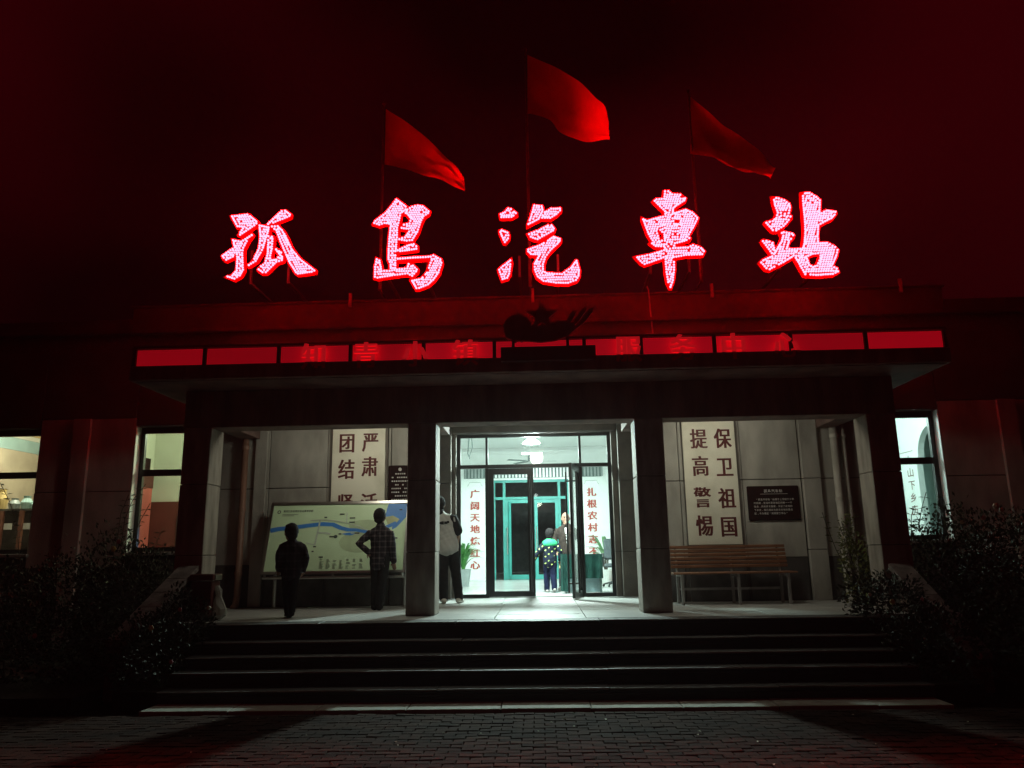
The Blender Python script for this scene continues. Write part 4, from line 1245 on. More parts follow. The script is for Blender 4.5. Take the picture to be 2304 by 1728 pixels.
# ------------------------------------------------------------------ litter bin with a bag
bi = thing('litter_bin', 'dark maroon litter bin at the left end of the porch', 'bin', (-4.58, 0.78, 0.75))
MB().box(-4.74, -4.45, 0.62, 0.90, 0.79, 1.26, 0.012).build('body', BINM, bi)
MB().box(-4.76, -4.43, 0.60, 0.92, 1.27, 1.355, 0.012).build('hood', BINM, bi)
MB().box(-4.72, -4.47, 0.64, 0.88, 0.75, 0.79).build('base', DARKM, bi)
MB().box(-4.428, -4.415, 0.66, 0.86, 1.275, 1.345, 0.004).build('ash_plate', STEEL, bi)
bag = MB()
prof = [(-4.435, 1.20, .03, .03), (-4.41, 1.14, .05, .045), (-4.405, 1.06, .04, .04), (-4.40, 0.97, .075, .07), (-4.385, 0.89, .095, .085), (-4.385, 0.81, .085, .08), (-4.39, 0.762, .05, .05)]
rings = []
for (x, z, rx, ry) in prof:
    rings.append([bag.bm.verts.new((x+rx*math.cos(k*math.pi/8)*(1+random.uniform(-.22, .22)), 0.76+ry*math.sin(k*math.pi/8)*(1+random.uniform(-.22, .22)), z+random.uniform(-.008, .008))) for k in range(16)])
for i in range(len(rings)-1):
    for k in range(16):
        bag.bm.faces.new((rings[i][k], rings[i][(k+1) % 16], rings[i+1][(k+1) % 16], rings[i+1][k]))
bag.bm.faces.new(rings[-1])
tag(bag.build('plastic_bag', BAGM), 'crumpled white plastic bag hanging from the side of the bin', 'bag')

# ------------------------------------------------------------------ porch ceiling lamps
def dome(x, y, z, r, m, label):
    t = thing('ceiling_lamp', label, 'lamp', (x, y, z), 0)
    MB().lathe([(r, 0), (r, -0.03), (r*0.96, -0.035)], (x, y, z), 24).build('base', PIPEW, t, smooth=False)
    MB().lathe([(r*0.92, -0.035), (r*0.85, -0.07), (r*0.6, -0.105), (r*0.25, -0.12), (0.01, -0.122)], (x, y, z), 24).build('shade', m, t, smooth=True)
dome(4.35, 1.9, 3.96, 0.24, WHITEP, 'unlit white dome lamp on the porch ceiling above the bench end')
dome(-0.05, 1.72, 3.96, 0.2, PORCHW, 'lit dome lamp on the porch ceiling in front of the glass doors')

dome(-2.75, 1.62, 3.96, 0.16, PORCHW, 'lit dome lamp on the porch ceiling above the map board')
dome(2.65, 1.62, 3.96, 0.16, PORCHW, 'lit dome lamp on the porch ceiling above the left end of the bench')
# ------------------------------------------------------------------ lobby contents
t = thing('pendant_lamp', 'bright white dome pendant lamp hanging just inside the lobby doors', 'lamp', (-0.14, 5.45, 4.73))
MB().tube([(-0.14, 5.45, 4.73), (-0.14, 5.45, 3.93)], 0.010, 8).build('cord', WHITEP, t)
MB().lathe([(0.043, 0.2), (0.063, 0.186), (0.072, 0.10), (0.084, 0.084), (0.168, 0.025), (0.182, 0.0), (0.168, 0.0), (0.02, 0.076)], (-0.14, 5.45, 3.71), 24).build('shade', LAMPW, t, smooth=True)
t = thing('tube_lamp', 'white tube lamp hanging from the lobby ceiling behind the fan', 'lamp', (-0.2, 11.5, 4.73))
MB().tube([(-0.47, 11.5, 4.25), (0.10, 11.5, 4.25)], 0.022, 10).build('tube', LAMPW, t, smooth=True)
MB().box(-0.5, 0.13, 11.48, 11.52, 4.275, 4.30).tube([(-0.4, 11.5, 4.29), (-0.4, 11.5, 4.73)], 0.008, 6).tube([(0.03, 11.5, 4.29), (0.03, 11.5, 4.73)], 0.008, 6).build('housing', WHITEP, t)

t = thing('ceiling_fan', 'dark three bladed ceiling fan behind the pendant lamp', 'fan', (-0.235, 11.0, 4.73))
MB().tube([(-0.235, 11, 4.73), (-0.235, 11, 4.08)], 0.014, 8).lathe([(0.05, 0), (0.05, -0.05), (0.02, -0.07)], (-0.235, 11, 4.73), 14).build('rod', WHITEP, t)
MB().lathe([(0.03, 0.16), (0.06, 0.13), (0.065, 0.02), (0.03, 0.0)], (-0.235, 11, 3.99), 16).build('motor', FANM, t, smooth=True)
for a in (8, 128, 215):
    m = Matrix.Translation((-0.235, 11, 3.99)) @ Matrix.Rotation(R(a), 4, 'Z') @ Matrix.Rotation(R(8), 4, 'X')
    MB().box(0.05, 0.18, -0.015, 0.015, -0.006, 0.002, 0, m).box(0.17, 0.72, -0.06, 0.06, -0.004, 0.002, 0, m).build('blade', FANM, t)

t = thing('hanging_hook', 'thin bent wire hanging near the lobby ceiling at the left', 'hook', (-1.63, 8.0, 4.73))
MB().tube([(-1.60, 8, 4.73), (-1.63, 8, 4.2), (-1.66, 8, 3.86), (-1.64, 8, 3.78)], 0.012, 6).tube([(-1.58, 8.02, 4.3), (-1.55, 8.02, 4.0), (-1.62, 8.02, 3.8), (-1.62, 8.02, 3.72)], 0.008, 6).build('wire', GREYL, t)

def wall_words(label, word, x, z0, dz, y, m, w=0.30, h=0.27):
    t = thing('wall_slogan', label, 'lettering', (x, y, z0))
    for i, ch in enumerate(word):
        mb = MB()
        add_text(mb, ch, x, z0-i*dz, w, h, y-0.002, 0.012, 0.004, True)
        mb.build('character', m, t)
    return t
wall_words('red column of lettering 广阔天地炼红心 on the white lobby wall left of the doors', '广阔天地炼红心', -1.985, 3.33, 0.355, 13.848, REDTXT)
wall_words('red column of lettering 扎根农村志不移 on the white lobby wall right of the doors', '扎根农村志不移', 1.595, 3.33, 0.355, 13.848, REDTXT)
# scrolled outlines above the lettering
for x, lab in ((-1.985, 'thin grey scroll outline above the left lobby lettering'), (1.595, 'thin grey scroll outline above the right lobby lettering')):
    mb = MB()
    mb.tube([(x-.24, 13.845, 3.57), (x-.2, 13.845, 3.60), (x-.17, 13.845, 3.68), (x+.17, 13.845, 3.68), (x+.2, 13.845, 3.60), (x+.24, 13.845, 3.57)], 0.006, 5)
    tag(mb.build('wall_ornament', POTG), lab, 'ornament')
# right side room lettering, on the side wall
t = thing('wall_slogan', 'brown column of lettering 上山下乡 on the white wall seen through the right window', 'lettering', (7.6, 6.1, 3.0))
for i, ch in enumerate('上山下乡历'):
    mb = MB()
    add_text(mb, ch, 0, 0, 0.30, 0.20, 0, 0.006, 0, fn=lambda x, z, i=i: Vector((7.596, 6.10-x, 3.30-i*0.255+z)))
    mb.build('character', BROWNTXT, t)
mb = MB().tube([(7.595, 6.45, 3.47), (7.595, 5.9, 3.47)], 0.006, 5)
tag(mb.build('wall_ornament', BROWNTXT), 'thin straight line above the lettering seen through the right window', 'ornament')

# table with velvet cloth
t = thing('reception_table', 'small table with a pale blue front board under a teal cloth', 'table', (0.86, 6.2, 0.752))
MB().box(0.46, 1.22, 5.95, 6.45, 1.47, 1.50).build('tabletop', WHITEP, t)
for x in (0.49, 1.19):
    for yy in (5.98, 6.42):
        MB().box(x-.02, x+.02, yy-.02, yy+.02, 0.752, 1.47).build('leg', GREYL, t)
MB().box(0.52, 1.16, 5.985, 6.0, 0.77, 1.2).build('front_board', PANELB, t)
cl = MB()
def skirt(cl, pts, z0, z1, amp):
    prev = None
    n = 0
    for (a, b) in zip(pts[:-1], pts[1:]):
        A, Bv = Vector(a), Vector(b)
        k = max(2, int((Bv-A).length/0.03))
        d = (Bv-A).normalized(); nn = Vector((d.y, -d.x))
        for i in range(k):
            p = A.lerp(Bv, i/k)
            w = amp*math.sin(n*1.1)
            q = [cl.bm.verts.new((p.x+nn.x*w*f, p.y+nn.y*w*f, z1+(z0-z1)*f)) for f in (0, 0.35, 0.7, 1)]
            if prev:
                for j in range(3):
                    cl.bm.faces.new((prev[j], q[j], q[j+1], prev[j+1]))
            prev = q; n += 1
skirt(cl, [(0.445, 6.465), (0.445, 5.935), (1.235, 5.935), (1.235, 6.465)], 1.04, 1.512, 0.012)
cl.box(0.445, 1.235, 5.935, 6.465, 1.505, 1.516)
co = cl.build('tablecloth', CLOTHG)
tag(co, 'teal velvet cloth draped over the small reception table', 'tablecloth')
cl = MB()
skirt(cl, [(0.40, 6.2), (0.43, 5.925), (0.56, 5.915)], 0.80, 1.525, 0.02)
d2 = cl.build('drape', CLOTHG, co)

# desk chair
t = thing('desk_chair', 'grey office armchair behind the right sidelight', 'chair', (1.72, 8.6, 0.752))
MB().box(1.48, 1.96, 8.35, 8.85, 1.19, 1.28, 0.04).build('seat', CHAIRM, t)
MB().box(1.50, 1.94, 8.83, 8.92, 1.36, 1.85, 0.04).build('backrest', CHAIRM, t)
for x in (1.44, 2.0):
    MB().tube([(x, 8.75, 1.22), (x, 8.78, 1.46), (x, 8.70, 1.50), (x, 8.36, 1.50), (x, 8.33, 1.44), (x, 8.45, 1.22)], 0.022, 8).build('armrest', CHAIRF, t)
MB().tube([(1.72, 8.6, 0.86), (1.72, 8.6, 1.2)], 0.035, 10).build('column', CHAIRF, t)
ft = MB()
for k in range(5):
    a = 2*math.pi*k/5+0.3
    ft.tube([(1.72, 8.6, 0.88), (1.72+.28*math.cos(a), 8.6+.28*math.sin(a), 0.81)], [0.028, 0.016], 6).ell((1.72+.28*math.cos(a), 8.6+.28*math.sin(a), 0.783), (.03, .03, .03), 8, 6)
ft.build('base', CHAIRF, t)
MB().tube([(1.72, 8.88, 1.25), (1.72, 8.93, 1.45)], 0.025, 8).build('back_support', CHAIRF, t)

def pot_plant(label, x, y, potm, ph, pr, nleaf, h, spread, wd, lm, trunk=0.0):
    t = thing('potted_plant', label, 'plant', (x, y, 0.752))
    MB().lathe([(pr*0.72, 0.0), (pr*0.95, ph*0.9), (pr, ph*0.92), (pr, ph), (pr*0.9, ph), (pr*0.88, ph-0.04)], (x, y, 0.752), 20).build('pot', potm, t, smooth=False)
    z0 = 0.752+ph-0.04
    stem = MB()
    for i in range(nleaf):
        a = random.uniform(0, 2*math.pi); sp = spread*random.uniform(0.35, 1.0); hh = h*random.uniform(0.45, 1.0)
        bx, by = x+0.03*math.cos(a), y+0.03*math.sin(a)
        d = Vector((math.cos(a), math.sin(a), 0)); sd = Vector((-d.y, d.x, 0))
        tk = hh*trunk
        stem.tube([(bx, by, z0), (bx+d.x*sp*.25, by+d.y*sp*.25, z0+tk+0.02)], 0.006, 5)
        mb = MB(); prev = None
        P0 = Vector((bx, by, z0))+d*sp*.25*(1 if trunk else 0)+Vector((0, 0, tk))
        for j in range(7):
            f = j/6
            p = P0+d*sp*f*f*0.9+d*sp*f*0.2+Vector((0, 0, (hh-tk)*(f*1.35-0.75*f**3)))
            w = wd*math.sin(math.pi*min(1, 0.12+0.88*f))*(1 if f < 1 else 0.05)
            q = [mb.bm.verts.new(p+sd*w), mb.bm.verts.new(p-Vector((0, 0, w*0.35))), mb.bm.verts.new(p-sd*w)]
            if prev:
                mb.bm.faces.new((prev[0], q[0], q[1], prev[1])); mb.bm.faces.new((prev[1], q[1], q[2], prev[2]))
            prev = q
        mb.build('leaf', lm, t, smooth=True)
    stem.build('stem', STEM, t)
pot_plant('lush green potted plant in a grey pot behind the left sidelight', -1.95, 9.8, POTG, 0.42, 0.20, 64, 1.0, 0.60, 0.028, LEAFI)
pot_plant('pale leaved potted plant in a white pot behind the desk chair', 1.62, 9.9, POTW, 0.36, 0.20, 26, 1.05, 0.45, 0.055, LEAFP, 0.55)
t = thing('plant_pot', 'small red pot on the floor beside the pale potted plant', 'pot', (1.98, 9.6, 0.752))
MB().lathe([(0.11, 0), (0.15, 0.32), (0.16, 0.34), (0.14, 0.34), (0.13, 0.3)], (1.98, 9.6, 0.752), 18).build('body', POTR, t)
t = thing('door_mat', 'dark door mat with white spots inside the right sidelight', 'mat', (1.3, 5.5, 0.752))
m45 = Matrix.Translation((1.42, 5.75, 0.756)) @ Matrix.Rotation(R(24), 4, 'Z')
MB().box(-0.55, 0.5, -0.38, 0.25, 0, 0.012, 0.004, m45).build('mat', BLACKC, t)
sp = MB()
for k in range(11):
    a, b = random.uniform(-.5, .45), random.uniform(-.36, .1)
    sp.lathe([(random.uniform(.02, .05), 0.013), (0.015, 0.017)], m45 @ Vector((a, b, 0)), 9)
sp.build('spot', WHITEP, t)

# far left room: dark desk with papers; left room: lit monitor
t = thing('shelf_desk', 'dark wooden shelf with red uprights seen through the far left window', 'shelf', (-10.3, 5.0, 0.78))
MB().box(-11.3, -9.75, 4.95, 5.35, 2.52, 2.56).box(-11.3, -9.75, 4.95, 5.35, 1.70, 1.74).build('board', STONE_D, t)
for x in (-10.95, -10.55, -10.15, -9.77):
    MB().box(x-.035, x+.035, 4.94, 5.0, 0.78, 2.52).build('upright', mat('redwood', (0.20, 0.075, 0.05), 0.5), t)
MB().box(-11.3, -9.75, 5.33, 5.36, 0.78, 2.52).build('back', STONE_D, t)
for i, (x, z) in enumerate(((-10.42, 2.22), (-10.05, 2.22), (-10.78, 2.22))):
    tag(MB().box(x-0.08, x+0.08, 4.985, 4.995, z-0.06, z+0.06).build('card', WHITEP), ['white card between the middle uprights of the wooden shelf', 'white card at the right end of the wooden shelf', 'white card at the left of the wooden shelf'][i], 'card')
for i, (x, h, mm) in enumerate(((-10.9, .3, YELW), (-10.72, .4, YELW), (-10.45, .22, POTG), (-10.2, .26, BLUEW), (-9.98, .18, BLUEW))):
    tag(MB().lathe([(.09, 0), (.11, h*.5), (.06, h*.85), (.07, h)], (x, 5.15, 2.56), 12).build('jar', mm), ['short ochre jar on the shelf top', 'tall ochre jar on the shelf top', 'grey jar on the middle of the shelf top', 'taller pale blue jar on the shelf top', 'short pale blue jar at the right end of the shelf top'][i], 'jar')
t = thing('monitor', 'glowing blue white computer monitor low behind the left window', 'monitor', (-6.35, 4.6, 1.55))
MB().box(-6.62, -6.10, 4.62, 4.66, 1.72, 2.06, 0.006).build('case', DARKM, t)
MB().box(-6.60, -6.12, 4.612, 4.618, 1.74, 2.04).build('screen', SCREEN, t)
MB().box(-6.39, -6.33, 4.64, 4.68, 1.56, 1.75).box(-6.5, -6.22, 4.58, 4.74, 1.545, 1.56).build('stand', DARKM, t)
t = thing('desk', 'plain desk under the lit monitor behind the left window', 'desk', (-6.4, 4.7, 0.78))
MB().box(-7.2, -5.6, 4.4, 5.1, 1.51, 1.545).build('top', STONE_D, t)
for x in (-7.15, -5.65):
    MB().box(x-.03, x+.03, 4.45, 5.05, 0.78, 1.51).build('leg', STONE_D, t)
t = thing('spotlight', 'tiny wall spotlight high in the left window', 'lamp', (-6.45, 6.4, 3.95))
MB().tube([(-6.62, 6.47, 4.02), (-6.62, 6.36, 3.98)], 0.012, 6).tube([(-6.60, 6.36, 4.02), (-6.68, 6.33, 3.92)], [0.03, 0.06], 10).build('head', DARKM, t)

# ------------------------------------------------------------------ stair cheek walls
def cheek(x0, x1, ztop, zlow, label):
    t = thing('stair_cheek_wall', label, 'wall', ((x0+x1)/2, -0.1, 0))
    ya, yb = 0.92, -0.80
    core = MB()
    core.tri_poly([(ya, -0.04), (ya, ztop-0.075), (yb, zlow-0.075), (yb, -0.04)], [], lambda u, v: (x0+.012, u, v), lambda u, v: (x1-.012, u, v))
    core.build('core', MORTAR, t)
    for k in range(5):                                  # coping stones
        f0, f1 = k/5+0.004, (k+1)/5-0.004
        y0, y1 = ya+(yb-ya)*f0, ya+(yb-ya)*f1
        a, b = ztop+(zlow-ztop)*f0, ztop+(zlow-ztop)*f1
        mb = MB()
        mb.tri_poly([(y0, a-0.07), (y0, a), (y1, b), (y1, b-0.07)], [], lambda u, v: (x0-.025, u, v), lambda u, v: (x1+.025, u, v))
        mb.build('coping_stone', COPING, t)
    n = 0
    z = 0.0
    while z < ztop-0.14:                                # end and side bricks
        yy = yb-0.004
        while yy < ya:
            ymax = ya if z < zlow-0.14 else None
            zt = zlow+(ztop-zlow)*(yy-yb)/(ya-yb)-0.08
            if z+0.065 < zt:
                off = 0.11 if n % 2 else 0.0
                for xx in ((x0-0.004, x0+0.02), (x1-0.02, x1+0.004)):
                    y0 = yy+off
                    if y0+0.21 < ya:
                        MB().box(xx[0], xx[1], y0, y0+0.212, z, z+0.06, 0.004).build('brick', BRICKM, t)
            yy += 0.222
        if z+0.065 < zlow-0.08:
            w = (x1-x0)/2
            for i in range(2):
                MB().box(x0+i*w+.004, x0+(i+1)*w-.004, yb-0.014, yb+0.02, z, z+0.06, 0.004).build('brick', BRICKM, t)
        z += 0.07; n += 1
cheek(-5.03, -4.80, 1.47, 0.66, 'sloping brick cheek wall with stone coping left of the steps')
cheek(4.72, 4.95, 1.36, 0.42, 'sloping brick cheek wall with stone coping right of the steps')

# ------------------------------------------------------------------ shrubs
def shrub(label, blobs, n, ls, lm, flowers=(), stems=6, base=None, group=None, sprig=(), name='shrub'):
    """blobs: (centre, radii); leaves scattered through the volume, thicker towards the surface"""
    bx, by, bz = base
    t = thing(name, label, 'shrub', (bx, by, bz), 0, group)
    mb = MB()
    tot = sum(b[1][0]*b[1][1]*b[1][2] for b in blobs)
    for c, r in blobs:
        k = int(n*r[0]*r[1]*r[2]/tot)
        for i in range(k):
            d = Vector((random.gauss(0, 1), random.gauss(0, 1), random.gauss(0, 1))).normalized()
            f = random.uniform(0.35, 1.0)**0.6 * (1+0.16*math.sin(5*d.x+3*c[0])*math.cos(4*d.z+d.y*3))
            if random.random() < 0.06:
                f *= 1.15
            p = Vector(c)+Vector((d.x*r[0], d.y*r[1], d.z*r[2]))*f
            if p.z < 0.05:
                continue
            o = (d+Vector((random.uniform(-1, 1), random.uniform(-1, 1), random.uniform(-.4, 1)))).normalized()
            nn = (d*0.6+Vector((random.uniform(-1, 1), random.uniform(-1, 1), random.uniform(0, 1.2))))
            mb.leaf(p, o, nn, ls*random.uniform(.6, 1.25), ls*random.uniform(.2, .33))
    mb.build('foliage', lm, t, 'stuff')
    for i in range(stems):
        c, r = random.choice(blobs)
        a = random.uniform(0, 2*math.pi)
        e = Vector(c)+Vector((r[0]*.6*math.cos(a), r[1]*.6*math.sin(a), r[2]*random.uniform(.2, .7)))
        s = Vector((bx+random.uniform(-.12, .12), by+random.uniform(-.1, .1), bz))
        MB().tube([s, s.lerp(e, .5)+Vector((random.uniform(-.08, .08), random.uniform(-.08, .08), .05)), e], [0.016, 0.011, 0.004], 6).build('stem', STEM, t)
    lf = None
    for pts in sprig:
        MB().tube(pts, 0.006, 5).build('stem', STEM, t)
        for a, b in zip(pts[:-1], pts[1:]):
            A, Bv = Vector(a), Vector(b)
            m = max(2, int((Bv-A).length/0.085))
            for i in range(m):
                p = A.lerp(Bv, i/m)
                for s in (-1, 1):
                    if random.random() < 0.12:
                        continue
                    MB().leaf(p, (s*random.uniform(.6, 1), random.uniform(-.5, .5), random.uniform(-.15, .5)), (random.uniform(-.3, .3), random.uniform(-.8, .2), 1), random.uniform(.07, .12), random.uniform(.016, .026)).build('leaf', lm, t)
    for (x, y, z, m, r) in flowers:
        f = MB()
        for k in range(6):
            a = k*math.pi/3
            f.ell((x+r*.6*math.cos(a), y-r*.2, z+r*.6*math.sin(a)), (r*.6, r*.35, r*.6), 6, 4)
        f.ell((x, y-r*.4, z), (r*.5, r*.4, r*.5), 6, 4)
        f.build('flower', m, t)
    return t

shrub('large dark shrub under the left window with a leafy sprig', [((-6.5, 1.9, 0.95), (1.0, .7, 1.05)), ((-5.9, 1.6, .8), (.8, .65, .95)), ((-7.2, 1.7, .8), (.8, .7, .9))], 6500, .075, LEAFD,
      [(-6.25, 1.35, 1.72, FLY, .035), (-6.1, 1.2, 1.82, FLP, .03)], 9, (-6.5, 1.9, .1), None,
      [[(-6.75, 2.45, 1.7), (-6.72, 2.45, 2.2), (-6.62, 2.45, 2.5), (-6.42, 2.45, 2.76)], [(-6.85, 2.5, 1.7), (-6.82, 2.5, 2.3), (-6.72, 2.5, 2.6)], [(-6.6, 2.5, 1.8), (-6.5, 2.5, 2.15), (-6.35, 2.5, 2.45)], [(-6.2, 2.4, 1.7), (-6.05, 2.4, 2.05)]])
shrub('dark spreading shrub below the far left window', [((-8.6, 1.8, .8), (1.1, .8, .85)), ((-9.6, 1.6, .75), (.9, .7, .8))], 4500, .08, LEAFD, (), 7, (-8.9, 1.7, .1), None,
      [[(-8.4, 2.5, 1.5), (-8.55, 2.5, 2.2), (-8.72, 2.5, 2.55), (-8.95, 2.5, 2.9)], [(-9.1, 2.5, 1.5), (-9.05, 2.5, 2.1), (-8.9, 2.5, 2.3)]])
shrub('low dark shrub in the front left bed, nearest the kerb', [((-6.2, -.3, .5), (1.0, .6, .62)), ((-7.4, -.2, .55), (.9, .65, .65))], 4000, .07, LEAFD, [(-5.9, -.8, .72, FLP, .025)], 7, (-6.6, -.2, .1))
shrub('rose bush with pale buds spilling over the left end of the steps', [((-4.48, -.15, .66), (.40, .5, .48)), ((-4.6, -.75, .45), (.50, .42, .50)), ((-4.72, .2, .88), (.2, .3, .36))], 4200, .06, LEAFD,
      [(-4.46, -.95, .80, FLY, .03), (-4.06, -.35, .98, FLW, .022), (-4.3, -.6, .98, FLP, .022), (-4.15, -1.05, .45, FLP, .02)], 8, (-4.4, -.35, .1))
shrub('rose bush with pink flowers spilling over the right end of the steps', [((4.30, .0, .78), (.46, .5, .5)), ((4.50, -.65, .48), (.58, .45, .50)), ((4.1, .35, .98), (.30, .3, .28))], 4600, .06, LEAFD,
      [(4.1, -.45, .95, FLY, .028), (4.75, -.95, .40, FLP, .03), (3.95, -.2, 1.02, FLW, .02), (4.4, -.55, .98, FLP, .02)], 8, (4.3, -.3, .1))
shrub('tall dark hedge shrub under the right window with cream flowers', [((6.0, 1.7, 1.15), (.85, .75, 1.0)), ((6.9, 1.8, 1.15), (.85, .7, 1.0)), ((5.55, 1.3, .8), (.5, .6, .8))], 7000, .075, LEAFD,
      [(6.48, 1.35, 2.12, FLW, .04), (6.55, 1.35, 2.06, FLW, .03), (6.2, 1.2, 1.95, FLW, .025), (5.95, 1.3, 1.9, FLW, .025)], 9, (6.2, 1.7, .1), None,
      [[(5.85, 2.4, 1.8), (5.95, 2.4, 2.15), (6.05, 2.4, 2.4)], [(5.72, 2.4, 1.6), (5.78, 2.4, 2.05), (5.85, 2.4, 2.2)], [(6.3, 2.3, 1.9), (6.25, 2.3, 2.28)]])
shrub('dark hedge shrub at the right edge with red flowers', [((8.0, 1.7, 1.1), (.9, .7, .95)), ((9.1, 1.7, 1.05), (1.0, .7, .95))], 4500, .075, LEAFD,
      [(7.25, 1.3, 2.0, FLP, .035), (7.45, 1.25, 1.98, FLW, .02), (7.3, 1.25, 2.12, FLW, .02)], 7, (8.4, 1.7, .1))
shrub('low dark shrub in the front right bed beyond the cheek wall', [((5.9, -.2, .6), (.75, .6, .7)), ((7.0, -.2, .6), (.9, .65, .65))], 4000, .07, LEAFD, [(6.3, -.75, .9, FLW, .015)], 7, (6.3, -.2, .1))
shrub('yellow green climber against the white pipes at the right porch end', [((4.74, 2.1, 1.25), (.22, .28, .5)), ((4.80, 1.8, .98), (.24, .3, .26)), ((4.85, 2.6, 1.75), (.12, .15, .35))], 1500, .06, LEAFY, [(4.50, 1.9, 1.72, FLW, .02)], 5, (4.78, 2.0, .75), None,
      [[(4.6, 2.0, 1.1), (4.42, 2.0, 1.55), (4.33, 2.0, 1.85), (4.27, 2.0, 2.1)], [(4.7, 2.05, 1.2), (4.6, 2.05, 1.6), (4.52, 2.05, 1.95)], [(4.8, 2.4, 1.4), (4.9, 2.4, 1.9), (4.92, 2.4, 2.15)]])

# ------------------------------------------------------------------ people
def person(label, H, loc, rz, J, top, bottom, shoes, hair, head=1.0, sleeve=1.0, hem=0.47, bulk=1.0, legw=1.0, extras=None, face=False, bald=False, shirt_name='jacket'):
    t = thing('person', label, 'person', loc, R(rz))
    D = dict(pelvis=(0, 0, .515), waist=(0, 0, .61), chest=(0, .005, .72), nape=(0, 0, .825), neck=(0, .005, .86), head=(0, .012, .925),
             ls=(-.108, 0, .762), rs=(.108, 0, .762), le=(-.135, -.01, .635), re=(.135, -.01, .635), lw=(-.14, .03, .49), rw=(.14, .03, .49),
             lh=(-.05, 0, .515), rh=(.05, 0, .515), lk=(-.052, .01, .285), rk=(.052, .01, .285), la=(-.05, -.01, .045), ra=(.05, -.01, .045), lt=0.0, rt=0.0)
    D.update(J)
    P = {k: Vector(v)*H for k, v in D.items() if isinstance(v, tuple) and k not in ('ld', 'rd')}
    yaw = D.get('hyaw', 0.0)
    HM = Matrix.Rotation(R(yaw), 3, 'Z') @ Matrix.Rotation(R(D.get('hpitch', 0.0)), 3, 'X')
    hs = H*head
    b = MB()
    b.limb([P['pelvis'], P['waist'], P['chest'], P['nape']], [(.078*H, .055*H), (.068*H, .05*H), (.088*H, .058*H), (.045*H, .04*H)], 14)
    b.limb([P['nape'], P['neck'], P['head']], [.033*H, .030*H, .032*H], 10)
    hc = P['head']
    b.ell(hc, (.051*hs, .060*hs, .071*hs), 18, 12, HM)
    b.ell(hc+HM @ Vector((0, .020, -.038))*hs, (.038*hs, .036*hs, .034*hs), 12, 8, HM)      # jaw
    b.ell(hc+HM @ Vector((0, .062, -.012))*hs, (.010*hs, .014*hs, .018*hs), 8, 6, HM)       # nose
    b.ell(hc+HM @ Vector((0, .055, -.043))*hs, (.019*hs, .008*hs, .008*hs), 8, 6, HM)       # lips
    for s in (-1, 1):
        b.ell(hc+HM @ Vector((s*.052, -.004, -.010))*hs, (.007*hs, .014*hs, .020*hs), 8, 6, HM)
    for s in 'lr':
        sh, el, wr = P[s+'s'], P[s+'e'], P[s+'w']
        b.limb([sh, el, wr], [.031*H, .025*H, .017*H], 10)
        d = (wr-el).normalized()
        if s+'d' in D:
            d = Vector(D[s+'d']).normalized()
        side = d.cross(Vector((0, 1, 0)))
        if side.length < .2:
            side = d.cross(Vector((0, 0, 1)))
        side.normalize(); nrm = side.cross(d)
        b.limb([wr, wr+d*.025*H, wr+d*.05*H], [(.014*H, .010*H), (.022*H, .011*H), (.023*H, .010*H)], 10, side)
        for i, (o, ln) in enumerate(((-.017, .036), (-.006, .042), (.006, .040), (.016, .031))):
            p = wr+d*.05*H+side*o*H
            cu = nrm*(.006*H)
            b.limb([p, p+d*ln*.5*H+cu*.4, p+d*ln*H+cu*2.2], [.0062*H, .0056*H, .0048*H], 6)
        p = wr+d*.018*H-side*.018*H
        b.limb([p, p+(d*.8-side*.7).normalized()*.022*H, p+(d*.95-side*.5).normalized()*.040*H+nrm*.006*H], [.0075*H, .0066*H, .0055*H], 6)
        hp, kn, an = P[s+'h'], P[s+'k'], P[s+'a']
        b.limb([hp, kn, an], [.052*H, .036*H, .022*H], 10)
        tw = R(D[s+'t'])
        fd = Vector((math.sin(tw), math.cos(tw), 0))
        b.limb([an, an+fd*.04*H-Vector((0, 0, .02))*H, an+fd*.10*H-Vector((0, 0, .026))*H], [.022*H, .022*H, .016*H], 10)
    put('body', remesh(b, 0.0085, 5), SKIN, t, None, True)
    # top garment
    c = MB()
    k = bulk
    hz = hem*H
    dn = (P['pelvis']-P['chest']); dn.normalize()
    hp = P['pelvis']+dn*max(0.0, (P['pelvis'].z-hz))
    c.limb([hp, P['pelvis'].lerp(P['waist'], .5), P['waist'], P['chest'], P['chest'].lerp(P['nape'], .5), P['chest'].lerp(P['nape'], .85), P['nape']], [(.098*H*k, .072*H*k), (.098*H*k, .07*H*k), (.094*H*k, .068*H*k), (.110*H*k, .075*H*k), (.116*H*k, .066*H*k), (.096*H*k, .056*H*k), (.054*H, .048*H)], 18)
    for s in 'lr':
        sh, el, wr = P[s+'s'], P[s+'e'], P[s+'w']
        inn = sh.lerp(P['chest'], .35)
        if sleeve >= 1:
            c.limb([inn, sh, sh.lerp(el, .5), el, el.lerp(wr, .5), wr], [.040*H*k, .041*H*k, .040*H*k, .037*H*k, .035*H*k, .030*H*k], 12)
        else:
            c.limb([inn, sh, sh.lerp(el, sleeve)], [.04*H*k, .047*H*k, .047*H*k], 12)
    c.limb([P['nape']-Vector((0, 0, .012))*H, P['nape'].lerp(P['neck'], .55)], [.046*H, .041*H], 12)
    tm = remesh(c, 0.011, 12)
    ripple(tm, lambda x, y, z: 0.004*np.sin(z*31+x*17+3*np.sin(x*9))*np.sin(x*23+y*15+z*7)+0.002*np.sin(z*52-x*33+4*np.sin(z*11)))   # soft creases
    put(shirt_name, tm, top, t, None, True)
    l = MB()
    l.limb([P['pelvis']+Vector((0, 0, .06))*H, P['pelvis'], P['pelvis']-Vector((0, 0, .04))*H], [(.082*H, .06*H), (.092*H, .067*H), (.088*H, .064*H)], 16)
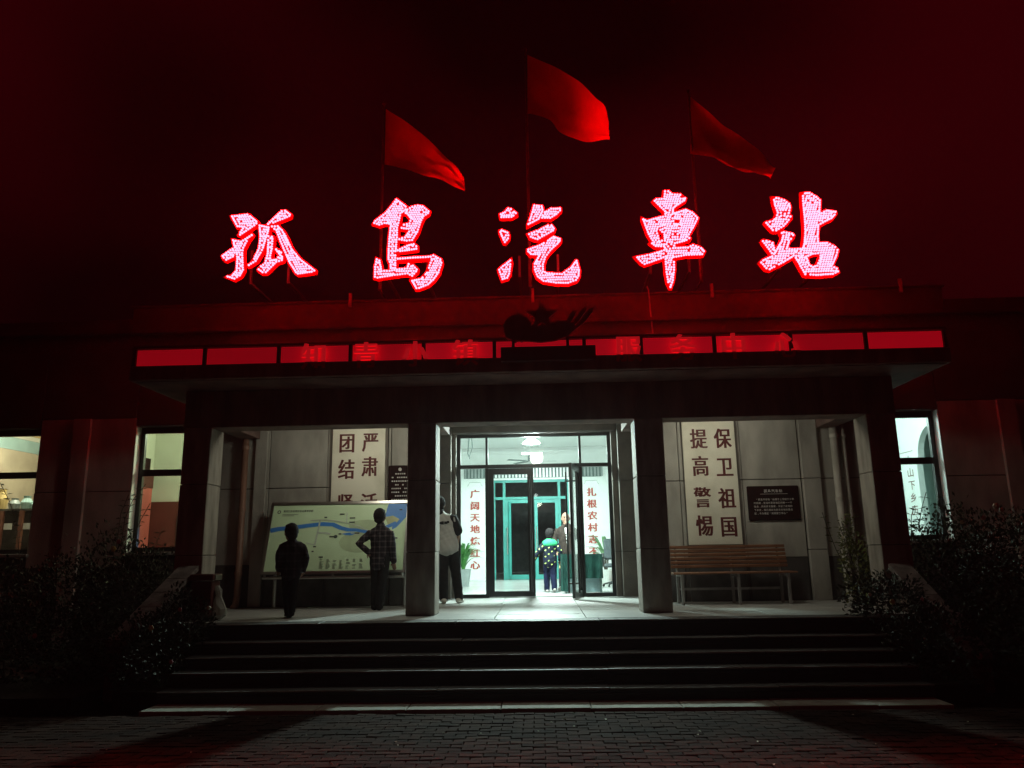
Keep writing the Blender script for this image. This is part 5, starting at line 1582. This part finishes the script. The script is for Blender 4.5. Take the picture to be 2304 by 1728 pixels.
    for s in 'lr':
        hp, kn, an = P[s+'h'], P[s+'k'], P[s+'a']
        l.limb([hp, hp.lerp(kn, .5), kn, kn.lerp(an, .55), an+Vector((0, 0, .004))*H], [.060*H*legw, .056*H*legw, .050*H*legw, .046*H*legw, .041*H*legw], 12)
    lm = remesh(l, 0.011, 3)
    ripple(lm, lambda x, y, z: 0.003*np.sin(z*44+y*20)*np.sin(x*30+z*13))
    put('trousers', lm, bottom, t, None, True)
    for s in 'lr':
        an = P[s+'a']; tw = R(D[s+'t'])
        fd = Vector((math.sin(tw), math.cos(tw), 0))
        pitch = D.get(s+'pitch', 0.0)
        sm = MB()
        up_ = Vector((0, 0, pitch))
        sm.limb([an-fd*.022*H-Vector((0, 0, .016))*H+up_*-.03*H, an+fd*.03*H-Vector((0, 0, .018))*H, an+fd*.105*H-Vector((0, 0, .026))*H-up_*.08*H], [(.029*H, .027*H), (.031*H, .026*H), (.025*H, .018*H)], 12, (fd.y, -fd.x, 0))
        sm.limb([an+Vector((0, 0, .012))*H, an-Vector((0, 0, .02))*H], [.027*H, .029*H], 10)
        put('shoe', remesh(sm, 0.008, 2), shoes, t, None, True)
    hb = MB()
    if bald:
        hb.ell(hc+HM @ Vector((0, -.007, .005))*hs, (.0535*hs, .060*hs, .070*hs), 20, 12, HM)
        for v in list(hb.bm.verts):
            q = HM.inverted() @ (v.co-hc)
            if q.z < -.018*hs or q.y > .026*hs or (q.z > .03*hs and q.y > -.02*hs):
                hb.bm.verts.remove(v)
    else:
        hb.ell(hc+HM @ Vector((0, -.011, .012))*hs, (.058*hs, .062*hs, .069*hs), 24, 16, HM)
        hb.ell(hc+HM @ Vector((0, .034, .052))*hs, (.042*hs, .026*hs, .022*hs), 12, 8, HM)
        hb.ell(hc+HM @ Vector((0, -.035, -.028))*hs, (.046*hs, .030*hs, .035*hs), 12, 8, HM)
    if bald:
        hb.build('hair', hair, t, smooth=True, local=True)
    else:
        hm = remesh(hb, 0.007, 2)
        ripple(hm, lambda x, y, z: 0.003*np.sin(x*400+y*130)*np.sin(z*310+x*90))
        put('hair', hm, hair, t, None, True)
    if face:
        for s in (-1, 1):
            MB().ell(hc+HM @ Vector((s*.021, .054, .004))*hs, (.010*hs, .006*hs, .005*hs), 8, 6, HM).build('eye', DARKEYE, t, local=True)
            MB().ell(hc+HM @ Vector((s*.022, .056, .019))*hs, (.015*hs, .006*hs, .004*hs), 8, 5, HM).build('eyebrow', DARKEYE, t, local=True)
        MB().ell(hc+HM @ Vector((0, .060, -.043))*hs, (.016*hs, .005*hs, .003*hs), 8, 5, HM).build('mouth', REDTXT, t, local=True)
    if extras:
        extras(t, P, H, HM, hc, hs)
    return t

person('small boy in a bulky dark jacket walking past the map board', 1.255, (-3.49, 0.98, 0.75), 28,
       dict(le=(-.142, -.02, .65), lw=(-.128, .05, .52), re=(.148, -.06, .64), rw=(.135, .03, .50), lk=(-.03, .05, .29), la=(-.012, .01, .045), rk=(.02, -.03, .28), ra=(.006, -.10, .075), rpitch=.5, hyaw=10, neck=(-.01, .01, .855), head=(-.015, .02, .92)),
       JACKD, BLACKC, BLACKC, HAIRM, head=1.32, bulk=1.16, hem=.46, legw=1.0)
person('taller boy in a checked shirt with a hand on his hip reading the map board', 1.515, (-2.50, 2.22, 0.75), -4,
       dict(le=(-.215, -.05, .66), lw=(-.115, -.03, .575), ld=(.5, .1, -.9), re=(.135, -.02, .62), rw=(.14, .02, .475), lk=(-.045, .02, .285), rk=(.035, -.01, .285), la=(-.045, .0, .045), ra=(.02, -.06, .045), rt=-8, lt=12, head=(-.012, .012, .93)),
       CHECK, BLACKC, BLACKC, HAIRM, head=1.12, bulk=1.02, hem=.44)

def tee_print(t, P, H, HM, hc, hs):
    mb = MB()
    for i, (x, z, w, h) in enumerate(((-.05, .775, .04, .022), (-.015, .772, .022, .03), (.012, .778, .03, .022), (-.055, .745, .02, .03), (.038, .785, .02, .02))):
        y = -.083*H
        c = P['chest']
        mb.box(c.x+x*H, c.x+(x+w)*H, y-.012+c.y, y+.02+c.y, (z-.045)*H, (z+h-.045)*H)
    mb.build('shirt_print', BLACKC, t, local=True)
    MB().limb([P['nape']-Vector((.03, .02, .03))*H, P['nape'], P['neck']-Vector((0, .005, .02))*H], [(.062*H, .048*H), (.056*H, .05*H), .045*H], 14).build('collar', BLACKC, t, local=True, smooth=True)
    for s in 'lr':
        a = P[s+'s'].lerp(P[s+'e'], .25); b = P[s+'s'].lerp(P[s+'e'], .85)
        MB().limb([P[s+'s'].lerp(P['nape'], .45), P[s+'s']+Vector((0, 0, .004))*H, a, b], [.034*H, .050*H, .052*H, .050*H], 14).build('sleeve', BLACKC, t, local=True, smooth=True)
person('adult in a loose white T-shirt and black trousers leaning behind the left centre column', 1.80, (-1.60, 3.45, 0.75), 12,
       dict(waist=(-.01, .01, .61), chest=(-.045, .02, .72), nape=(-.062, .035, .825), neck=(-.066, .045, .865), head=(-.072, .06, .925), ls=(-.165, .03, .765), rs=(.060, .01, .775), re=(.105, .0, .65), rw=(.10, .06, .53), le=(-.19, .05, .65), lw=(-.17, .12, .57),
            lh=(-.045, 0, .515), rh=(.045, 0, .515), lk=(-.035, .02, .285), rk=(.085, .02, .285), la=(-.03, -.01, .045), ra=(.115, .0, .045), rt=20),
       TSHIRT, BLACKC, SHOEW, HAIRM, sleeve=.3, hem=.50, bulk=1.13, legw=.98, extras=tee_print, shirt_name='shirt')

def boy_extras(t, P, H, HM, hc, hs):
    MB().limb([P['nape']-Vector((0, .0, .050))*H, P['nape']-Vector((0, .0, .006))*H, P['neck']-Vector((0, 0, .012))*H], [(.140*H, .090*H), (.104*H, .072*H), (.052*H, .050*H)], 18).build('collar', GREENC, t, local=True, smooth=True)
    w = P['rw']+Vector((.01, .02, -.07))*H
    tag_o = MB().limb([w+Vector((0, 0, .03)), w-Vector((0.012, 0, .075))], [(.018, .014), (.022, .010)], 8).mesh('snack_packet', True)
    tag_o.transform(t.matrix_basis)
    o = put('snack_packet', tag_o, SNACK)
    tag(o, 'yellow and white snack packet in the right hand of the boy inside', 'snack')
person('boy in a navy jacket with green collar and yellow dashes walking into the lobby', 1.275, (0.19, 6.45, 0.752), 8,
       dict(le=(-.185, -.03, .66), lw=(-.255, .01, .53), ld=(-.4, .2, -.9), re=(.165, -.04, .645), rw=(.165, .0, .51), lk=(-.05, .06, .29), la=(-.055, .05, .045), rk=(.045, -.01, .27), ra=(.045, -.10, .065), rpitch=-.2, hyaw=-28, head=(.01, .015, .925)),
       JACKET, NAVY, SHOEW, HAIRM, head=1.25, bulk=1.15, hem=.46, legw=1.12, extras=boy_extras, face=True)

def man_extras(t, P, H, HM, hc, hs):
    MB().limb([P['chest']+Vector((-.012, .066, .07))*H, P['chest']+Vector((-.012, .070, 0))*H, P['waist']+Vector((-.014, .064, -.01))*H], [(.020*H, .012*H), (.018*H, .010*H), (.006*H, .006*H)], 10).build('inner_shirt', INNERW, t, local=True, smooth=True)
person('man with cropped hair in a brown jacket, hand at his mouth, by the door', 1.665, (0.565, 7.3, 0.752), 172,
       dict(re=(.155, .02, .665), rw=(.12, .10, .52), le=(-.135, .085, .66), lw=(-.035, .095, .835), ld=(.55, .1, .8), lk=(-.05, .03, .285), rk=(.06, .0, .285), la=(-.045, .02, .045), ra=(.075, -.02, .045), hyaw=14, hpitch=-4, rt=15, lt=-8),
       BROWNJ, GREYT, SHOEW, SHORTH, head=1.05, bulk=1.06, hem=.47, extras=man_extras, face=True, bald=True)

bpy.data.objects.remove(_tob)

# ------------------------------------------------------------------ fallen leaves on the paving
fl_ = MB()
for i in range(46):
    x, y = random.uniform(-4, 4), random.uniform(-4.2, -1.7)
    a = random.uniform(0, 6.28)
    fl_.leaf((x, y, 0.006), (math.cos(a), math.sin(a), 0.15), (0, 0, 1), random.uniform(.02, .05), random.uniform(.006, .014), 0.4)
fl_.build('fallen_leaves', FLW, None, 'stuff')

# ------------------------------------------------------------------ thin haze added for the halo around the sign
hz = MB().box(-102, 102, -62.0, 102.0, -1.1, 12.6).mesh('haze')
hm = bpy.data.materials.new('haze')
hm.use_nodes = True
t = hm.node_tree
t.nodes.remove(t.nodes['Principled BSDF'])
pv_ = t.nodes.new('ShaderNodeVolumePrincipled')
pv_.inputs['Color'].default_value = (0.9, 0.9, 0.9, 1)
pv_.inputs['Density'].default_value = 0.0006
pv_.inputs['Anisotropy'].default_value = 0.6
t.links.new(pv_.outputs['Volume'], t.nodes['Material Output'].inputs['Volume'])
ho = put('haze', hz, hm)
ho['kind'] = 'stuff'
